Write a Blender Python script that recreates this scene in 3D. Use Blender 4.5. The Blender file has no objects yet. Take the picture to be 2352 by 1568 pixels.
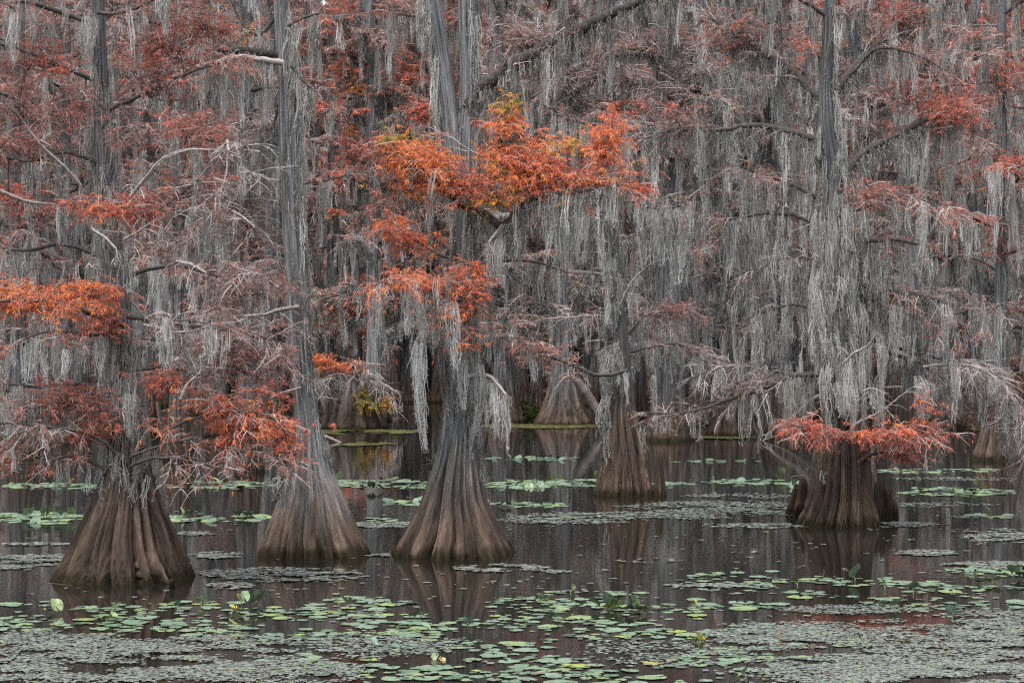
import bpy, math
import numpy as np

F, CX, CY, HC = 4500.0, 1176.0, 784.0, 3.0     # focal length in units of a 2352 px wide frame, eye 3 m over the water
R = math.radians
KY = F/3500.0        # stretch of all distances that were measured with a 3500 lens
def W(px, py, Y):
    px, py, Y = np.broadcast_arrays(np.asarray(px, float), np.asarray(py, float), np.asarray(Y, float))
    return np.stack([(px - CX) * Y / F, Y, HC + (CY - py) * Y / F], -1)
def Yw(py): return HC * F / (np.asarray(py, float) - CY)

scene = bpy.context.scene
COL = scene.collection

# ------------------------------------------------------------------ mesh buffers
class Buf:
    def __init__(s): s.v=[]; s.f=[]; s.t=[]; s.m=[]; s.k=[]; s.n=0
    def add(s, v, f, tint=0.5, mat=0, bk=None):
        v = np.asarray(v, float).reshape(-1,3)
        if len(v) == 0: return
        s.v.append(v); s.f.append(np.asarray(f, int) + s.n)
        s.t.append(np.broadcast_to(np.asarray(tint, float), (len(v),)).copy())
        s.m.append(np.full(len(f), mat, int))
        s.k.append(np.zeros((len(v),3)) if bk is None else np.asarray(bk, float).reshape(-1,3))
        s.n += len(v)
    def mesh(s, name, mats, origin=(0,0,0), smooth=True):
        me = bpy.data.meshes.new(name)
        if s.n == 0: return me
        v = (np.concatenate(s.v) - np.asarray(origin)).astype(np.float32)
        t = np.concatenate(s.t).astype(np.float32)
        ft = np.concatenate([np.full(len(f), f.shape[1], np.int32) for f in s.f])
        loops = np.concatenate([f.ravel() for f in s.f]).astype(np.int32)
        mi = np.concatenate(s.m).astype(np.int32)
        me.vertices.add(len(v)); me.vertices.foreach_set('co', v.ravel())
        me.loops.add(len(loops)); me.loops.foreach_set('vertex_index', loops)
        me.polygons.add(len(ft))
        st = np.zeros(len(ft), np.int32); st[1:] = np.cumsum(ft)[:-1]
        me.polygons.foreach_set('loop_start', st); me.polygons.foreach_set('loop_total', ft)
        me.polygons.foreach_set('material_index', mi)
        me.polygons.foreach_set('use_smooth', np.full(len(ft), smooth, bool))
        a = me.attributes.new('tint', 'FLOAT', 'POINT'); a.data.foreach_set('value', t)
        k = np.concatenate(s.k).astype(np.float32)
        if np.abs(k).max() > 0:
            a = me.attributes.new('bk', 'FLOAT_VECTOR', 'POINT'); a.data.foreach_set('vector', k.ravel())
        for m in mats: me.materials.append(m)
        me.update(calc_edges=True)
        return me
    def obj(s, name, mats, parent=None, origin=(0,0,0), smooth=True):
        o = bpy.data.objects.new(name, s.mesh(name, mats, origin, smooth))
        COL.objects.link(o)
        if parent: o.parent = parent
        else: o.location = origin
        return o

def norm(a): return a / np.maximum(np.linalg.norm(a, axis=-1, keepdims=True), 1e-9)

def strips(buf, P, wd, tint, rng, mat=0):
    """P (N,K,3) polylines -> flat ribbons of width wd (N,K)"""
    N, K = P.shape[:2]
    if N == 0: return
    T = norm(P[:,-1]-P[:,0])
    side = norm(np.cross(T, rng.normal(size=(N,3))))
    h = (np.broadcast_to(wd, (N,K))*0.5)[...,None]*side[:,None,:]
    V = np.stack([P-h, P+h], 2).reshape(-1,3)
    i = (np.arange(N)[:,None]*K + np.arange(K-1)[None])*2
    Fq = np.stack([i, i+1, i+3, i+2], -1).reshape(-1,4)
    buf.add(V, Fq, np.repeat(np.broadcast_to(tint,(N,)), K*2), mat)

def tubes(buf, P, Rr, tint, ns=5, mat=0, cap=True):
    N, K = P.shape[:2]
    if N == 0: return
    T = norm(np.gradient(P, axis=1))
    ax = np.abs(norm(P[:,-1]-P[:,0])).argmin(1)
    ref = np.eye(3)[ax][:,None,:]
    a = norm(np.cross(T, np.broadcast_to(ref, T.shape))); b = np.cross(T, a)
    th = np.arange(ns)*2*np.pi/ns
    Rr = np.broadcast_to(Rr, (N,K))
    V = P[:,:,None,:] + Rr[...,None,None]*(np.cos(th)[:,None]*a[:,:,None,:] + np.sin(th)[:,None]*b[:,:,None,:])
    base = (np.arange(N)[:,None,None]*K + np.arange(K-1)[None,:,None])*ns
    j = np.arange(ns)[None,None]; j2 = (j+1)%ns
    Fq = np.stack([base+j, base+j2, base+ns+j2, base+ns+j], -1).reshape(-1,4)
    buf.add(V.reshape(-1,3), Fq, np.repeat(np.broadcast_to(tint,(N,)), K*ns), mat)

def curves(start, d, length, K, droop, wig, rng):
    N = len(start); P = np.zeros((N,K,3)); P[:,0]=start; d = norm(np.asarray(d,float)).copy()
    st = (np.broadcast_to(length,(N,))/(K-1))[:,None]
    dr = np.broadcast_to(droop,(N,))
    for k in range(1,K):
        d = d + rng.normal(size=(N,3))*wig
        d[:,2] -= dr
        d = norm(d); P[:,k] = P[:,k-1] + d*st
    return P

def smooth_poly(pts, K):
    p = np.asarray(pts, float)
    if len(p) == 2: p = np.stack([p[0], (p[0]+p[1])/2, p[1]])
    q = np.concatenate([[2*p[0]-p[1]], p, [2*p[-1]-p[-2]]]); out=[]
    for i in range(1, len(q)-2):
        t = np.linspace(0,1,12,endpoint=False)[:,None]
        a,b,c,d = q[i-1],q[i],q[i+1],q[i+2]
        out.append(0.5*((2*b)+(-a+c)*t+(2*a-5*b+4*c-d)*t*t+(-a+3*b-3*c+d)*t**3))
    out = np.concatenate(out+[[p[-1]]]) if False else np.concatenate(out+[p[-1:]])
    s = np.concatenate([[0], np.cumsum(np.linalg.norm(np.diff(out,axis=0),axis=1))])
    u = np.linspace(0, s[-1], K)
    return np.stack([np.interp(u, s, out[:,i]) for i in range(3)], 1)

def along(P, t):
    """points and tangents at parameter t (M,) on one polyline P (K,3)"""
    x = np.clip(t,0,0.9999)*(len(P)-1); i = x.astype(int); f = (x-i)[:,None]
    return P[i]*(1-f)+P[i+1]*f, norm(P[i+1]-P[i])

# ------------------------------------------------------------------ Spanish moss
ZFLOOR=[.12]
def hangs(buf, pos, L, Wd, rng, q=1.0, dens=1.0, tint=0.5, fuzz=1.0, tsd=.17):
    """hanging beards of moss: bundles of thin kinked ribbons that taper to a wisp"""
    pos = np.asarray(pos,float).reshape(-1,3); M = len(pos)
    if M == 0: return
    L = np.broadcast_to(L,(M,)).astype(float); Wd = np.broadcast_to(Wd,(M,)).astype(float)
    L = np.minimum(L, np.maximum(.15, pos[:,2]-ZFLOOR[0]*rng.uniform(.75,1.25,M)))
    n = np.maximum(4, (dens*(5 + 14.0*(L/0.5)*(Wd/0.12))/q).astype(int))
    ix = np.repeat(np.arange(M), n); N = len(ix)
    Lh, Wh = L[ix], Wd[ix]
    t0 = rng.random(N)**1.25*0.86
    t0 = np.where(rng.random(N)<0.25, t0*0.2, t0)
    seg = rng.uniform(.14,.55,N)*(0.6+0.4*q)
    t1 = np.minimum(1.0, t0+seg/Lh)
    K = 5
    tk = t0[:,None]+(t1-t0)[:,None]*np.linspace(0,1,K)[None]
    rad = np.sqrt(rng.random(N)); ang = rng.random(N)*2*np.pi
    env = Wh[:,None]*0.5*(0.62+0.38*np.minimum(1,tk*4))*np.maximum(1-tk,0.02)**0.55
    sw = rng.normal(size=(M,2))*0.05; ph = rng.random(M)*6.28
    sx = (np.sin(tk*3.0+ph[ix][:,None])-np.sin(ph[ix])[:,None])*(Lh*0.10)[:,None]
    wig = np.cumsum(rng.normal(size=(N,K,2))*0.010*(0.5+0.5*q),1)
    X = np.stack([rad[:,None]*np.cos(ang)[:,None]*env + sx*sw[ix,0:1]*8 + wig[...,0],
                  rad[:,None]*np.sin(ang)[:,None]*env + sx*sw[ix,1:2]*8 + wig[...,1],
                  -tk*Lh[:,None]], -1)
    P = pos[ix][:,None,:] + X
    w = rng.uniform(.5,1.3,N)[:,None]*0.0085*q*np.array([.6,1,1,.9,.3])[None]
    ht = np.clip(tint + rng.normal(size=M)*tsd, 0, 1)
    strips(buf, P, w, np.clip(ht[ix]+rng.normal(size=N)*.08,0,1), rng)
    if fuzz > 0:
        m = int(N*1.2*fuzz); ii = rng.integers(0,N,m); kk = rng.integers(0,K,m)
        st = P[ii,kk]
        d = rng.normal(size=(m,3)); d[:,2] = d[:,2]*0.6-0.7
        Q = curves(st, d, rng.uniform(.03,.085,m)*q, 3, 0.35, .35, rng)
        strips(buf, Q, 0.0055*q*np.array([1,1,.4])[None], np.clip(ht[ix[ii]]+.05+rng.normal(size=m)*.09,0,1), rng)

# ------------------------------------------------------------------ twigs and feathery needles
def twigs_leaves(wood, fol, st, d, ltw, rng, q, nleaf, tint, sd, ttint=.6, droop=.10, leafscale=1.0):
    N = len(st)
    if N == 0: return
    K = 5
    P = curves(st, d, ltw, K, droop, .14, rng)
    strips(wood, P, rng.uniform(.7,1.3,N)[:,None]*0.0075*q*np.array([1.3,1,.8,.6,.35])[None], np.clip(ttint+rng.normal(size=N)*.22,0,1), rng)
    if nleaf <= 0: return
    tt = np.clip(tint+rng.normal(size=N)*sd,0,1)
    m = int(N*nleaf*1.5); ii = rng.integers(0,N,m); x = rng.random(m)**.7*(K-1.001); k = x.astype(int); f=(x-k)[:,None]
    p = P[ii,k]*(1-f)+P[ii,k+1]*f
    tan = norm(P[ii,k+1]-P[ii,k]); lat = norm(np.cross(tan, [0,0,1.0]))*np.where(rng.random(m)<.5,1,-1)[:,None]
    dd = tan*rng.uniform(.2,.9,m)[:,None]+lat*rng.uniform(.3,1,m)[:,None]+rng.normal(size=(m,3))*.3
    dd[:,2] -= rng.uniform(-.1,.7,m)
    Q = curves(p, dd, rng.uniform(.032,.085,m)*leafscale*(.5+.5*q), 3, .22, .12, rng)
    strips(fol, Q, rng.uniform(.6,1.2,m)[:,None]*0.0098*q*np.array([.55,1,.3])[None], np.clip(tt[ii]+rng.normal(size=m)*.05,0,1), rng)

def branchlets(wood, fol, base, tan, length, rng, q, ntw, ltw, nleaf, tint, sd, r, ttint, up=.15, droop=.07):
    """secondary branches from points base with tangents tan"""
    N = len(base)
    if N == 0: return np.zeros((0,3))
    lat = norm(np.cross(tan, [0,0,1.0])+1e-6)*np.where(rng.random(N)<.5,1,-1)[:,None]
    d = tan*rng.uniform(.2,1.0,N)[:,None]+lat*rng.uniform(.3,1.0,N)[:,None]+rng.normal(size=(N,3))*.15
    d[:,2] += up+rng.normal(size=N)*.25
    L = length*rng.uniform(.5,1.25,N)
    K = 7
    P = curves(base, d, L, K, droop, .15, rng)
    rr = np.broadcast_to(r,(N,))[:,None]*np.linspace(1,.25,K)[None]
    tubes(wood, P, rr, np.clip(ttint+rng.normal(size=N)*.18,0,1), 4)
    m = int(N*ntw); ii = rng.integers(0,N,m); x = (0.15+.85*rng.random(m))*(K-1.001); k=x.astype(int); f=(x-k)[:,None]
    p = P[ii,k]*(1-f)+P[ii,k+1]*f; t = norm(P[ii,k+1]-P[ii,k])
    lt = norm(np.cross(t,[0,0,1.0])+1e-6)*np.where(rng.random(m)<.5,1,-1)[:,None]
    dd = t*.8+lt*rng.uniform(.3,1,m)[:,None]+rng.normal(size=(m,3))*.25
    twigs_leaves(wood, fol, p, dd, ltw*rng.uniform(.5,1.3,m), rng, q, nleaf, tint, sd, ttint+.1)
    return P.reshape(-1,3)

def limb(wood, fol, moss, pts, r0, r1, rng, q=1.0, nsec=8, lsec=.6, ntw=7, ltw=.3, nleaf=6, tint=.45, sd=.1,
         nh=10, hL=(.15,.6), hW=(.06,.14), ttint=.55, btint=.25, up=.15, droop=.07, mdens=1.0, mtint=.55, fuzz=1., jit=.02, secfrom=.2):
    K = max(10, len(pts)*5)
    P = smooth_poly(pts, K)
    ln = np.linalg.norm(np.diff(P,axis=0),axis=1).sum()
    P[1:] += np.cumsum(rng.normal(size=(K-1,3))*jit*ln/K, 0)*.6 + rng.normal(size=(K-1,3))*.05*ln/K
    rr = np.linspace(r0, r1, K)*(1+rng.normal(size=K)*.07)
    rr[-1] *= .6
    rr = rr*(1+rng.normal(size=K)*.08)
    tubes(wood, P[None], rr[None], btint, 8)
    t = secfrom+(1-secfrom)*rng.random(nsec)
    b, tan = along(P, t)
    sp = branchlets(wood, fol, b, tan, lsec, rng, q, ntw, ltw, nleaf, tint, sd, np.maximum(.0045*q, .35*(r0+(r1-r0)*t)*.5), ttint, up, droop)
    twigs_leaves(wood, fol, *along(P, np.array([.97]*max(1,int(nsec*.5)))), ltw, rng, q, nleaf, tint, sd, ttint)
    if r0 > .055 and moss is not None and nh > 3:
        nf = int(ln*130); fp, _ = along(P, rng.random(nf)); fr = np.interp(np.linspace(0,1,nf), np.linspace(0,1,K), rr)
        fp = fp + norm(rng.normal(size=(nf,3)))*fr[:,None]*1.04
        hangs(moss, fp, .06+.45*rng.random(nf)**2.5, .06, rng, q, .7, mtint-.08, 2.0)
    if nh > 0:
        n1 = int(nh*.6); cc_ = rng.random(max(2,int(n1/5)+1)); hp, _ = along(P, np.clip(cc_[rng.integers(0,len(cc_),n1)]+rng.normal(size=n1)*.035,0,1)); hp = hp + rng.normal(size=hp.shape)*[r0*.5,r0*.5,0]
        if len(sp): hp = np.concatenate([hp, sp[rng.integers(0,len(sp),nh-n1)]])
        n = len(hp); u = rng.random(n)**2.0
        L = hL[0]+(hL[1]-hL[0])*u
        hangs(moss, hp, L, rng.uniform(hW[0],hW[1],n)*(0.6+.4*u+.2), rng, q, mdens, mtint, fuzz)
    return P

def leaf_cloud(wood, fol, c, rad, n, rng, q, tint, sd, nleaf=11, ltw=.28, ttint=.62, flat=.35):
    """short leafy twigs filling an uneven, lumpy region"""
    nc = max(3, n//14)
    cc = rng.normal(size=(nc,3)); cc = cc/np.maximum(1,np.linalg.norm(cc,axis=1,keepdims=True))*rng.random((nc,1))**.4
    ct = np.clip(tint+rng.normal(size=nc)*sd,0,1)
    ci = rng.integers(0,nc,n)
    p = np.asarray(c)+(cc[ci]*.95+rng.standard_t(4,size=(n,3))*.17)*np.asarray(rad)
    d = rng.normal(size=(n,3)); d[:,2] = d[:,2]*flat+.15
    # one stem per lump, so that every spray hangs on wood
    stem0 = np.asarray(c)+cc*.15*np.asarray(rad); stem0[:,2]-=rad[2]*.5
    Q = np.stack([stem0*(1-f)+(np.asarray(c)+cc*.85*np.asarray(rad))*f for f in np.linspace(0,1,5)],1)+rng.normal(size=(nc,5,3))*.02*q
    tubes(wood, Q, .006*q*np.linspace(1.4,.5,5)[None], .35, 4)
    for lo in range(0, n, 400):
        sl = slice(lo, lo+400); k = len(p[sl])
        twigs_leaves(wood, fol, p[sl], d[sl], ltw*rng.uniform(.6,1.4,k), rng, q, nleaf, ct[ci[sl]], .04, ttint, droop=.12)

# ------------------------------------------------------------------ trunks
def trunk_geo(buf, prof, rng, rneck, nl=15, rings=110, seg=144, depth=.24, mat=0, zsub=-.35, neckdepth=.05):
    """prof rows: z, x, y, radius. Fluted, buttressed trunk; lobes fade upward at different heights."""
    pr = np.asarray(sorted(prof, key=lambda r: r[0]), float)
    z0, z1 = pr[0,0], pr[-1,0]
    zz = z0+(z1-z0)*np.linspace(0,1,rings)**1.7
    def ip(c):
        v = np.interp(zz, pr[:,0], pr[:,c]); k = np.array([1,2,3,2,1.])/9
        vp = np.concatenate([[v[0]]*2, v, [v[-1]]*2]); return np.convolve(vp,k,'valid')
    x, y, rad = ip(1), ip(2), ip(3)
    e = np.cumsum(rng.uniform(.35,1.6,nl)); e = e/e[-1]*2*np.pi; e0 = rng.random()*6.28
    th = np.linspace(0,2*np.pi,seg,endpoint=False)
    ex = np.clip((rad/rneck-1)/1.3,0,1)
    rr = np.zeros((rings,seg))
    lobeh = rng.uniform(.25,1,nl); lobea = rng.normal(size=nl)*.09
    ph = rng.random(4)*6.28
    for i in range(rings):
        tw = .10*np.sin(zz[i]*1.3+ph[0])+.05*np.sin(zz[i]*3.1+ph[1])
        a = (th-e0+tw+ .05*np.sin(3*th+ph[2]))%(2*np.pi)
        k = np.searchsorted(e, a)%nl
        lo = np.where(k==0, 0, e[k-1]); u = (a-lo)/(e[k]-lo)
        lob = np.abs(np.sin(np.pi*u))**.42
        wl = (e[k]-lo)/(2*np.pi/nl)
        dk = (neckdepth+depth*np.minimum(1,ex[i]**.75*(.6+.8*lobeh[k])))*np.minimum(1.25,wl**.6)
        fine = np.abs(np.sin(a*nl*1.5+2*np.sin(a*3+ph[3])+tw*9))**.7
        r = 1+dk*1.6*(lob-.85)+(.03+.12*ex[i])*(fine-.75) + lobea[k]*.8*np.sin(np.pi*u)*ex[i]**2
        rr[i] = rad[i]*r
    rr = rr*(1+rng.normal(size=(1,seg))*.009)*(1+rng.normal(size=rr.shape)*.007)
    V = np.stack([x[:,None]+rr*np.cos(th), y[:,None]+rr*np.sin(th), np.broadcast_to(zz[:,None],rr.shape)], -1)
    bk = np.stack(np.broadcast_arrays(np.cos(th)[None]+0*rr, np.sin(th)[None]+0*rr, zz[:,None]+0*rr), -1)
    i = (np.arange(rings-1)[:,None])*seg; j=np.arange(seg)[None]; j2=(j+1)%seg
    Fq = np.stack([i+j,i+j2,i+seg+j2,i+seg+j],-1).reshape(-1,4)
    buf.add(V.reshape(-1,3), Fq, .5, mat, bk.reshape(-1,3))
    n0 = buf.n
    cen = np.array([[x[-1],y[-1],zz[-1]+rad[-1]*.4]])
    top = V[-1]
    buf.add(np.concatenate([top,cen]), np.stack([np.arange(seg),(np.arange(seg)+1)%seg,np.full(seg,seg)],-1), .5, mat,
            np.concatenate([bk[-1], [[0,0,zz[-1]]]]))
    return zz, x, y, rad

def trunk_moss(buf, tr, z0, z1, n, rng, q, hL=(.3,1.0), hW=(.05,.12), dens=1.0, tint=.5, front=False, arc=None, off=1.0, fuzz=1.):
    zz,x,y,rad = tr
    z = rng.uniform(z0,z1,n); a = rng.random(n)*2*np.pi
    if front: a = -np.pi/2+rng.normal(size=n)*1.1
    if arc: a = R(arc[0])+(R(arc[1])-R(arc[0]))*rng.random(n)
    L = hL[0]+(hL[1]-hL[0])*rng.random(n)**1.4
    rb = np.maximum(np.interp(z,zz,rad), np.interp(z-L*.8,zz,rad))*off+.01*q
    xm = (np.interp(z,zz,x)+np.interp(z-L*.6,zz,x))/2; ym = np.interp(z,zz,y)
    p = np.stack([xm+rb*np.cos(a), ym+rb*np.sin(a), z],-1)
    hangs(buf, p, L, rng.uniform(hW[0],hW[1],n), rng, q, dens, tint, fuzz)

# ------------------------------------------------------------------ materials
def mat_new(name):
    m = bpy.data.materials.new(name); m.use_nodes = True; nt = m.node_tree; nt.nodes.clear()
    out = nt.nodes.new('ShaderNodeOutputMaterial')
    return m, nt, out
def ramp(nt, stops, fac=None, interp='LINEAR'):
    r = nt.nodes.new('ShaderNodeValToRGB'); cr = r.color_ramp; cr.interpolation = interp
    while len(cr.elements) < len(stops): cr.elements.new(.5)
    for e,(p,c) in zip(cr.elements, stops): e.position = p; e.color = (*c,1) if len(c)==3 else c
    if fac is not None: nt.links.new(fac, r.inputs[0])
    return r.outputs[0]
def attr(nt, name, out='Fac'):
    a = nt.nodes.new('ShaderNodeAttribute'); a.attribute_name = name; return a.outputs[out]
def noise(nt, vec, scale, detail=4, rough=.6, out=0):
    n = nt.nodes.new('ShaderNodeTexNoise'); n.inputs['Scale'].default_value=scale; n.inputs['Detail'].default_value=detail
    n.inputs['Roughness'].default_value=rough
    if vec is not None: nt.links.new(vec, n.inputs['Vector'])
    return n.outputs[out]
def mapping(nt, vec, scale=(1,1,1), loc=None):
    m = nt.nodes.new('ShaderNodeMapping'); m.inputs['Scale'].default_value = scale; nt.links.new(vec, m.inputs['Vector'])
    if loc is not None: nt.links.new(loc, m.inputs['Location'])
    return m.outputs[0]
def math_(nt, op, a, b=None, c=None, clamp=False):
    n = nt.nodes.new('ShaderNodeMath'); n.operation = op; n.use_clamp = clamp
    for i,v in enumerate((a,b,c)):
        if v is None: continue
        if isinstance(v,(int,float)): n.inputs[i].default_value = v
        else: nt.links.new(v, n.inputs[i])
    return n.outputs[0]
def mixc(nt, fac, a, b, mode='MIX'):
    n = nt.nodes.new('ShaderNodeMix'); n.data_type='RGBA'; n.blend_type=mode
    for s,v in ((0,fac),(6,a),(7,b)):
        if isinstance(v,(int,float)): n.inputs[s].default_value=v
        elif isinstance(v,tuple): n.inputs[s].default_value=(*v,1)
        else: nt.links.new(v, n.inputs[s])
    return n.outputs[2]
def principled(nt, out, color, rough=.8, spec=.3, bump=None, bdist=.01, bstr=1.0):
    b = nt.nodes.new('ShaderNodeBsdfPrincipled')
    if isinstance(color, tuple): b.inputs['Base Color'].default_value=(*color,1)
    else: nt.links.new(color, b.inputs['Base Color'])
    if isinstance(rough,(int,float)): b.inputs['Roughness'].default_value=rough
    else: nt.links.new(rough, b.inputs['Roughness'])
    b.inputs['Specular IOR Level'].default_value=spec
    if bump is not None:
        bp = nt.nodes.new('ShaderNodeBump'); bp.inputs['Distance'].default_value=bdist; bp.inputs['Strength'].default_value=bstr
        nt.links.new(bump, bp.inputs['Height']); nt.links.new(bp.outputs[0], b.inputs['Normal'])
    nt.links.new(b.outputs[0], out.inputs['Surface'])
    return b
def leafy(name, stops, trans=.3, rough=.9):
    """thin fibres: diffuse plus a little light through"""
    m, nt, out = mat_new(name)
    col = ramp(nt, stops, attr(nt,'tint'))
    d = nt.nodes.new('ShaderNodeBsdfDiffuse'); t = nt.nodes.new('ShaderNodeBsdfTranslucent'); mx = nt.nodes.new('ShaderNodeMixShader')
    nt.links.new(col, d.inputs[0]); nt.links.new(col, t.inputs[0]); mx.inputs[0].default_value = trans
    nt.links.new(d.outputs[0], mx.inputs[1]); nt.links.new(t.outputs[0], mx.inputs[2]); nt.links.new(mx.outputs[0], out.inputs[0])
    return m

M_MOSS = leafy('spanish_moss', [(0,(.08,.077,.064)),(.3,(.225,.217,.197)),(.6,(.43,.422,.40)),(1,(.66,.66,.645))], .25)
M_LEAF = leafy('cypress_needles', [(0,(.31,.24,.225)),(.2,(.35,.215,.19)),(.39,(.44,.18,.14)),(.47,(.60,.16,.12)),(.56,(.74,.20,.105)),(.7,(.92,.32,.11)),(.82,(.80,.38,.09)),(.93,(.46,.33,.05)),(1,(.24,.28,.06))], .35)
M_TWIG = leafy('twig_bark', [(0,(.05,.043,.04)),(.35,(.12,.105,.10)),(.65,(.28,.235,.225)),(1,(.48,.44,.42))], 0)

def limb_material():
    m, nt, out = mat_new('limb_bark')
    tc = nt.nodes.new('ShaderNodeTexCoord')
    n = noise(nt, tc.outputs['Object'], 16, 6, .7); n2 = noise(nt, tc.outputs['Object'], 3.5, 3, .6)
    t = math_(nt,'ADD', attr(nt,'tint'), math_(nt,'MULTIPLY', math_(nt,'SUBTRACT',n,.5), .75))
    t = math_(nt,'ADD', t, math_(nt,'MULTIPLY', math_(nt,'SUBTRACT',n2,.5), .35), clamp=True)
    c = ramp(nt, [(0,(.035,.031,.03)),(.35,(.11,.098,.093)),(.65,(.27,.23,.22)),(1,(.48,.44,.42))], t)
    principled(nt, out, c, .9, .15, n, .03, 1.0)
    return m
def bark_material(name, brown_h, dark=1.0):
    m, nt, out = mat_new(name)
    bk = attr(nt,'bk','Vector')
    oi = nt.nodes.new('ShaderNodeObjectInfo')
    loc = nt.nodes.new('ShaderNodeCombineXYZ')
    for k in range(3): nt.links.new(math_(nt,'MULTIPLY',oi.outputs['Random'],17.0+k*9), loc.inputs[k])
    v1 = mapping(nt, bk, (1,1,.10), loc.outputs[0]); v2 = mapping(nt, bk, (1,1,.35), loc.outputs[0])
    f1 = noise(nt, v1, 17, 6, .68); f2 = noise(nt, v2, 3.2, 4, .6); f3 = noise(nt, v1, 70, 3, .6)
    f0 = noise(nt, mapping(nt, bk, (1,1,.16), loc.outputs[0]), 5.5, 5, .6)
    fib = math_(nt,'ADD', math_(nt,'ADD', math_(nt,'MULTIPLY',f1,.36), math_(nt,'MULTIPLY',f3,.12)), math_(nt,'MULTIPLY',f0,.52))
    d = dark
    grey = ramp(nt, [(.37,(.03*d,.028*d,.028*d)),(.46,(.13*d,.146*d,.15*d)),(.55,(.30*d,.295*d,.307*d)),(.66,(.52*d,.50*d,.525*d))], fib)
    brn = ramp(nt, [(.37,(.018*d,.013*d,.010*d)),(.45,(.065*d,.048*d,.038*d)),(.55,(.135*d,.094*d,.070*d)),(.66,(.31*d,.228*d,.175*d))], fib)
    sep = nt.nodes.new('ShaderNodeSeparateXYZ'); nt.links.new(bk, sep.inputs[0]); z = sep.outputs[2]
    zj = math_(nt,'ADD', z, math_(nt,'MULTIPLY', math_(nt,'SUBTRACT',f2,.5), -brown_h*2.6))
    mr = nt.nodes.new('ShaderNodeMapRange'); mr.interpolation_type='SMOOTHSTEP'; nt.links.new(zj, mr.inputs[0])
    mr.inputs[1].default_value=brown_h*.2; mr.inputs[2].default_value=brown_h*2.0
    c = mixc(nt, mr.outputs[0], brn, grey)
    # blotches of lichen and damp
    bl = ramp(nt, [(.35,(.55,.53,.52)),(.62,(1.12,1.12,1.12))], f2)
    c = mixc(nt, 1.0, c, bl, 'MULTIPLY')
    # algae collar at the water
    zk = math_(nt,'ADD', z, math_(nt,'MULTIPLY', math_(nt,'SUBTRACT',noise(nt,v1,9,3),.5), -.35))
    mr2 = nt.nodes.new('ShaderNodeMapRange'); mr2.interpolation_type='SMOOTHSTEP'; nt.links.new(zk, mr2.inputs[0])
    mr2.inputs[1].default_value=.05; mr2.inputs[2].default_value=.20
    alg = ramp(nt, [(.35,(.010,.008,.004)),(.6,(.030,.024,.011)),(.75,(.06,.048,.018))], f1)
    c = mixc(nt, mr2.outputs[0], alg, c)
    principled(nt, out, c, .88, .2, fib, .06, 1.0)
    return m
M_LIMB = limb_material()
M_BARK = bark_material('cypress_bark', 1.05)
M_BARK_DARK = bark_material('dark_cypress_bark', 1.8, .66)
M_BARK_BROWN = bark_material('brown_cypress_bark', 2.2, .88)
M_BARK_PALE = bark_material('pale_cypress_bark', .8, 1.08)
M_BARK_FAR = bark_material('far_cypress_bark', 1.3, .85)

def water_material():
    m, nt, out = mat_new('black_swamp_water')
    g = nt.nodes.new('ShaderNodeNewGeometry'); pos = g.outputs['Position']
    n1 = noise(nt, mapping(nt,pos,(.55,1.6,1)), 2.2, 3, .5)
    n2 = noise(nt, mapping(nt,pos,(1,3,1)), 9, 2, .5)
    h = math_(nt,'ADD', n1, math_(nt,'MULTIPLY',n2,.18))
    b = principled(nt, out, (.011,.010,.008), .045, .5, h, .0009, 1.0)
    b.inputs['IOR'].default_value = 1.6
    return m
def ground_material():
    m, nt, out = mat_new('leaf_litter_ground')
    g = nt.nodes.new('ShaderNodeNewGeometry')
    n = noise(nt, g.outputs['Position'], 3.5, 8, .7)
    c = ramp(nt, [(.3,(.012,.009,.007)),(.5,(.035,.019,.011)),(.7,(.11,.045,.02))], n)
    principled(nt, out, c, .95, .1, n, .05)
    return m
def pad_material():
    m, nt, out = mat_new('lily_leaf')
    oi = nt.nodes.new('ShaderNodeObjectInfo'); t = attr(nt,'tint')
    x = math_(nt,'ADD', t, math_(nt,'MULTIPLY', math_(nt,'SUBTRACT',oi.outputs['Random'],.5), .34), clamp=True)
    c = ramp(nt, [(0,(.045,.08,.045)),(.3,(.10,.165,.105)),(.55,(.16,.235,.165)),(.72,(.19,.26,.11)),(.86,(.25,.31,.07)),(1,(.34,.22,.10))], x)
    g = nt.nodes.new('ShaderNodeNewGeometry')
    n = noise(nt, g.outputs['Position'], 16, 5, .65)
    c = mixc(nt, 1.0, c, ramp(nt,[(.3,(.55,.5,.42)),(.5,(1,1,1)),(.8,(1.15,1.15,1.1))], n), 'MULTIPLY')
    principled(nt, out, c, .33, .55, n, .006, .6)
    return m
def small_leaf_material():
    m, nt, out = mat_new('small_floating_leaf')
    c = ramp(nt, [(0,(.05,.052,.05)),(.35,(.13,.14,.13)),(.6,(.20,.232,.217)),(.85,(.19,.25,.15)),(1,(.20,.14,.10))], attr(nt,'tint'))
    principled(nt, out, c, .28, .6)
    return m
def duckweed_material():
    m, nt, out = mat_new('duckweed')
    g = nt.nodes.new('ShaderNodeNewGeometry'); n = noise(nt, g.outputs['Position'], 9, 5, .7)
    principled(nt, out, ramp(nt,[(.3,(.035,.034,.012)),(.5,(.085,.088,.03)),(.7,(.15,.15,.055))], n), .8, .2, n, .01)
    return m
def plain(name, c, rough=.6, spec=.4):
    m, nt, out = mat_new(name); 
    g = nt.nodes.new('ShaderNodeTexCoord'); n = noise(nt, g.outputs['Object'], 14, 4)
    principled(nt, out, mixc(nt, n, tuple(v*.72 for v in c), tuple(min(1,v*1.2) for v in c)), rough, spec); return m
M_WATER, M_GROUND, M_PAD, M_SMALL, M_DUCK = water_material(), ground_material(), pad_material(), small_leaf_material(), duckweed_material()
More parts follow.
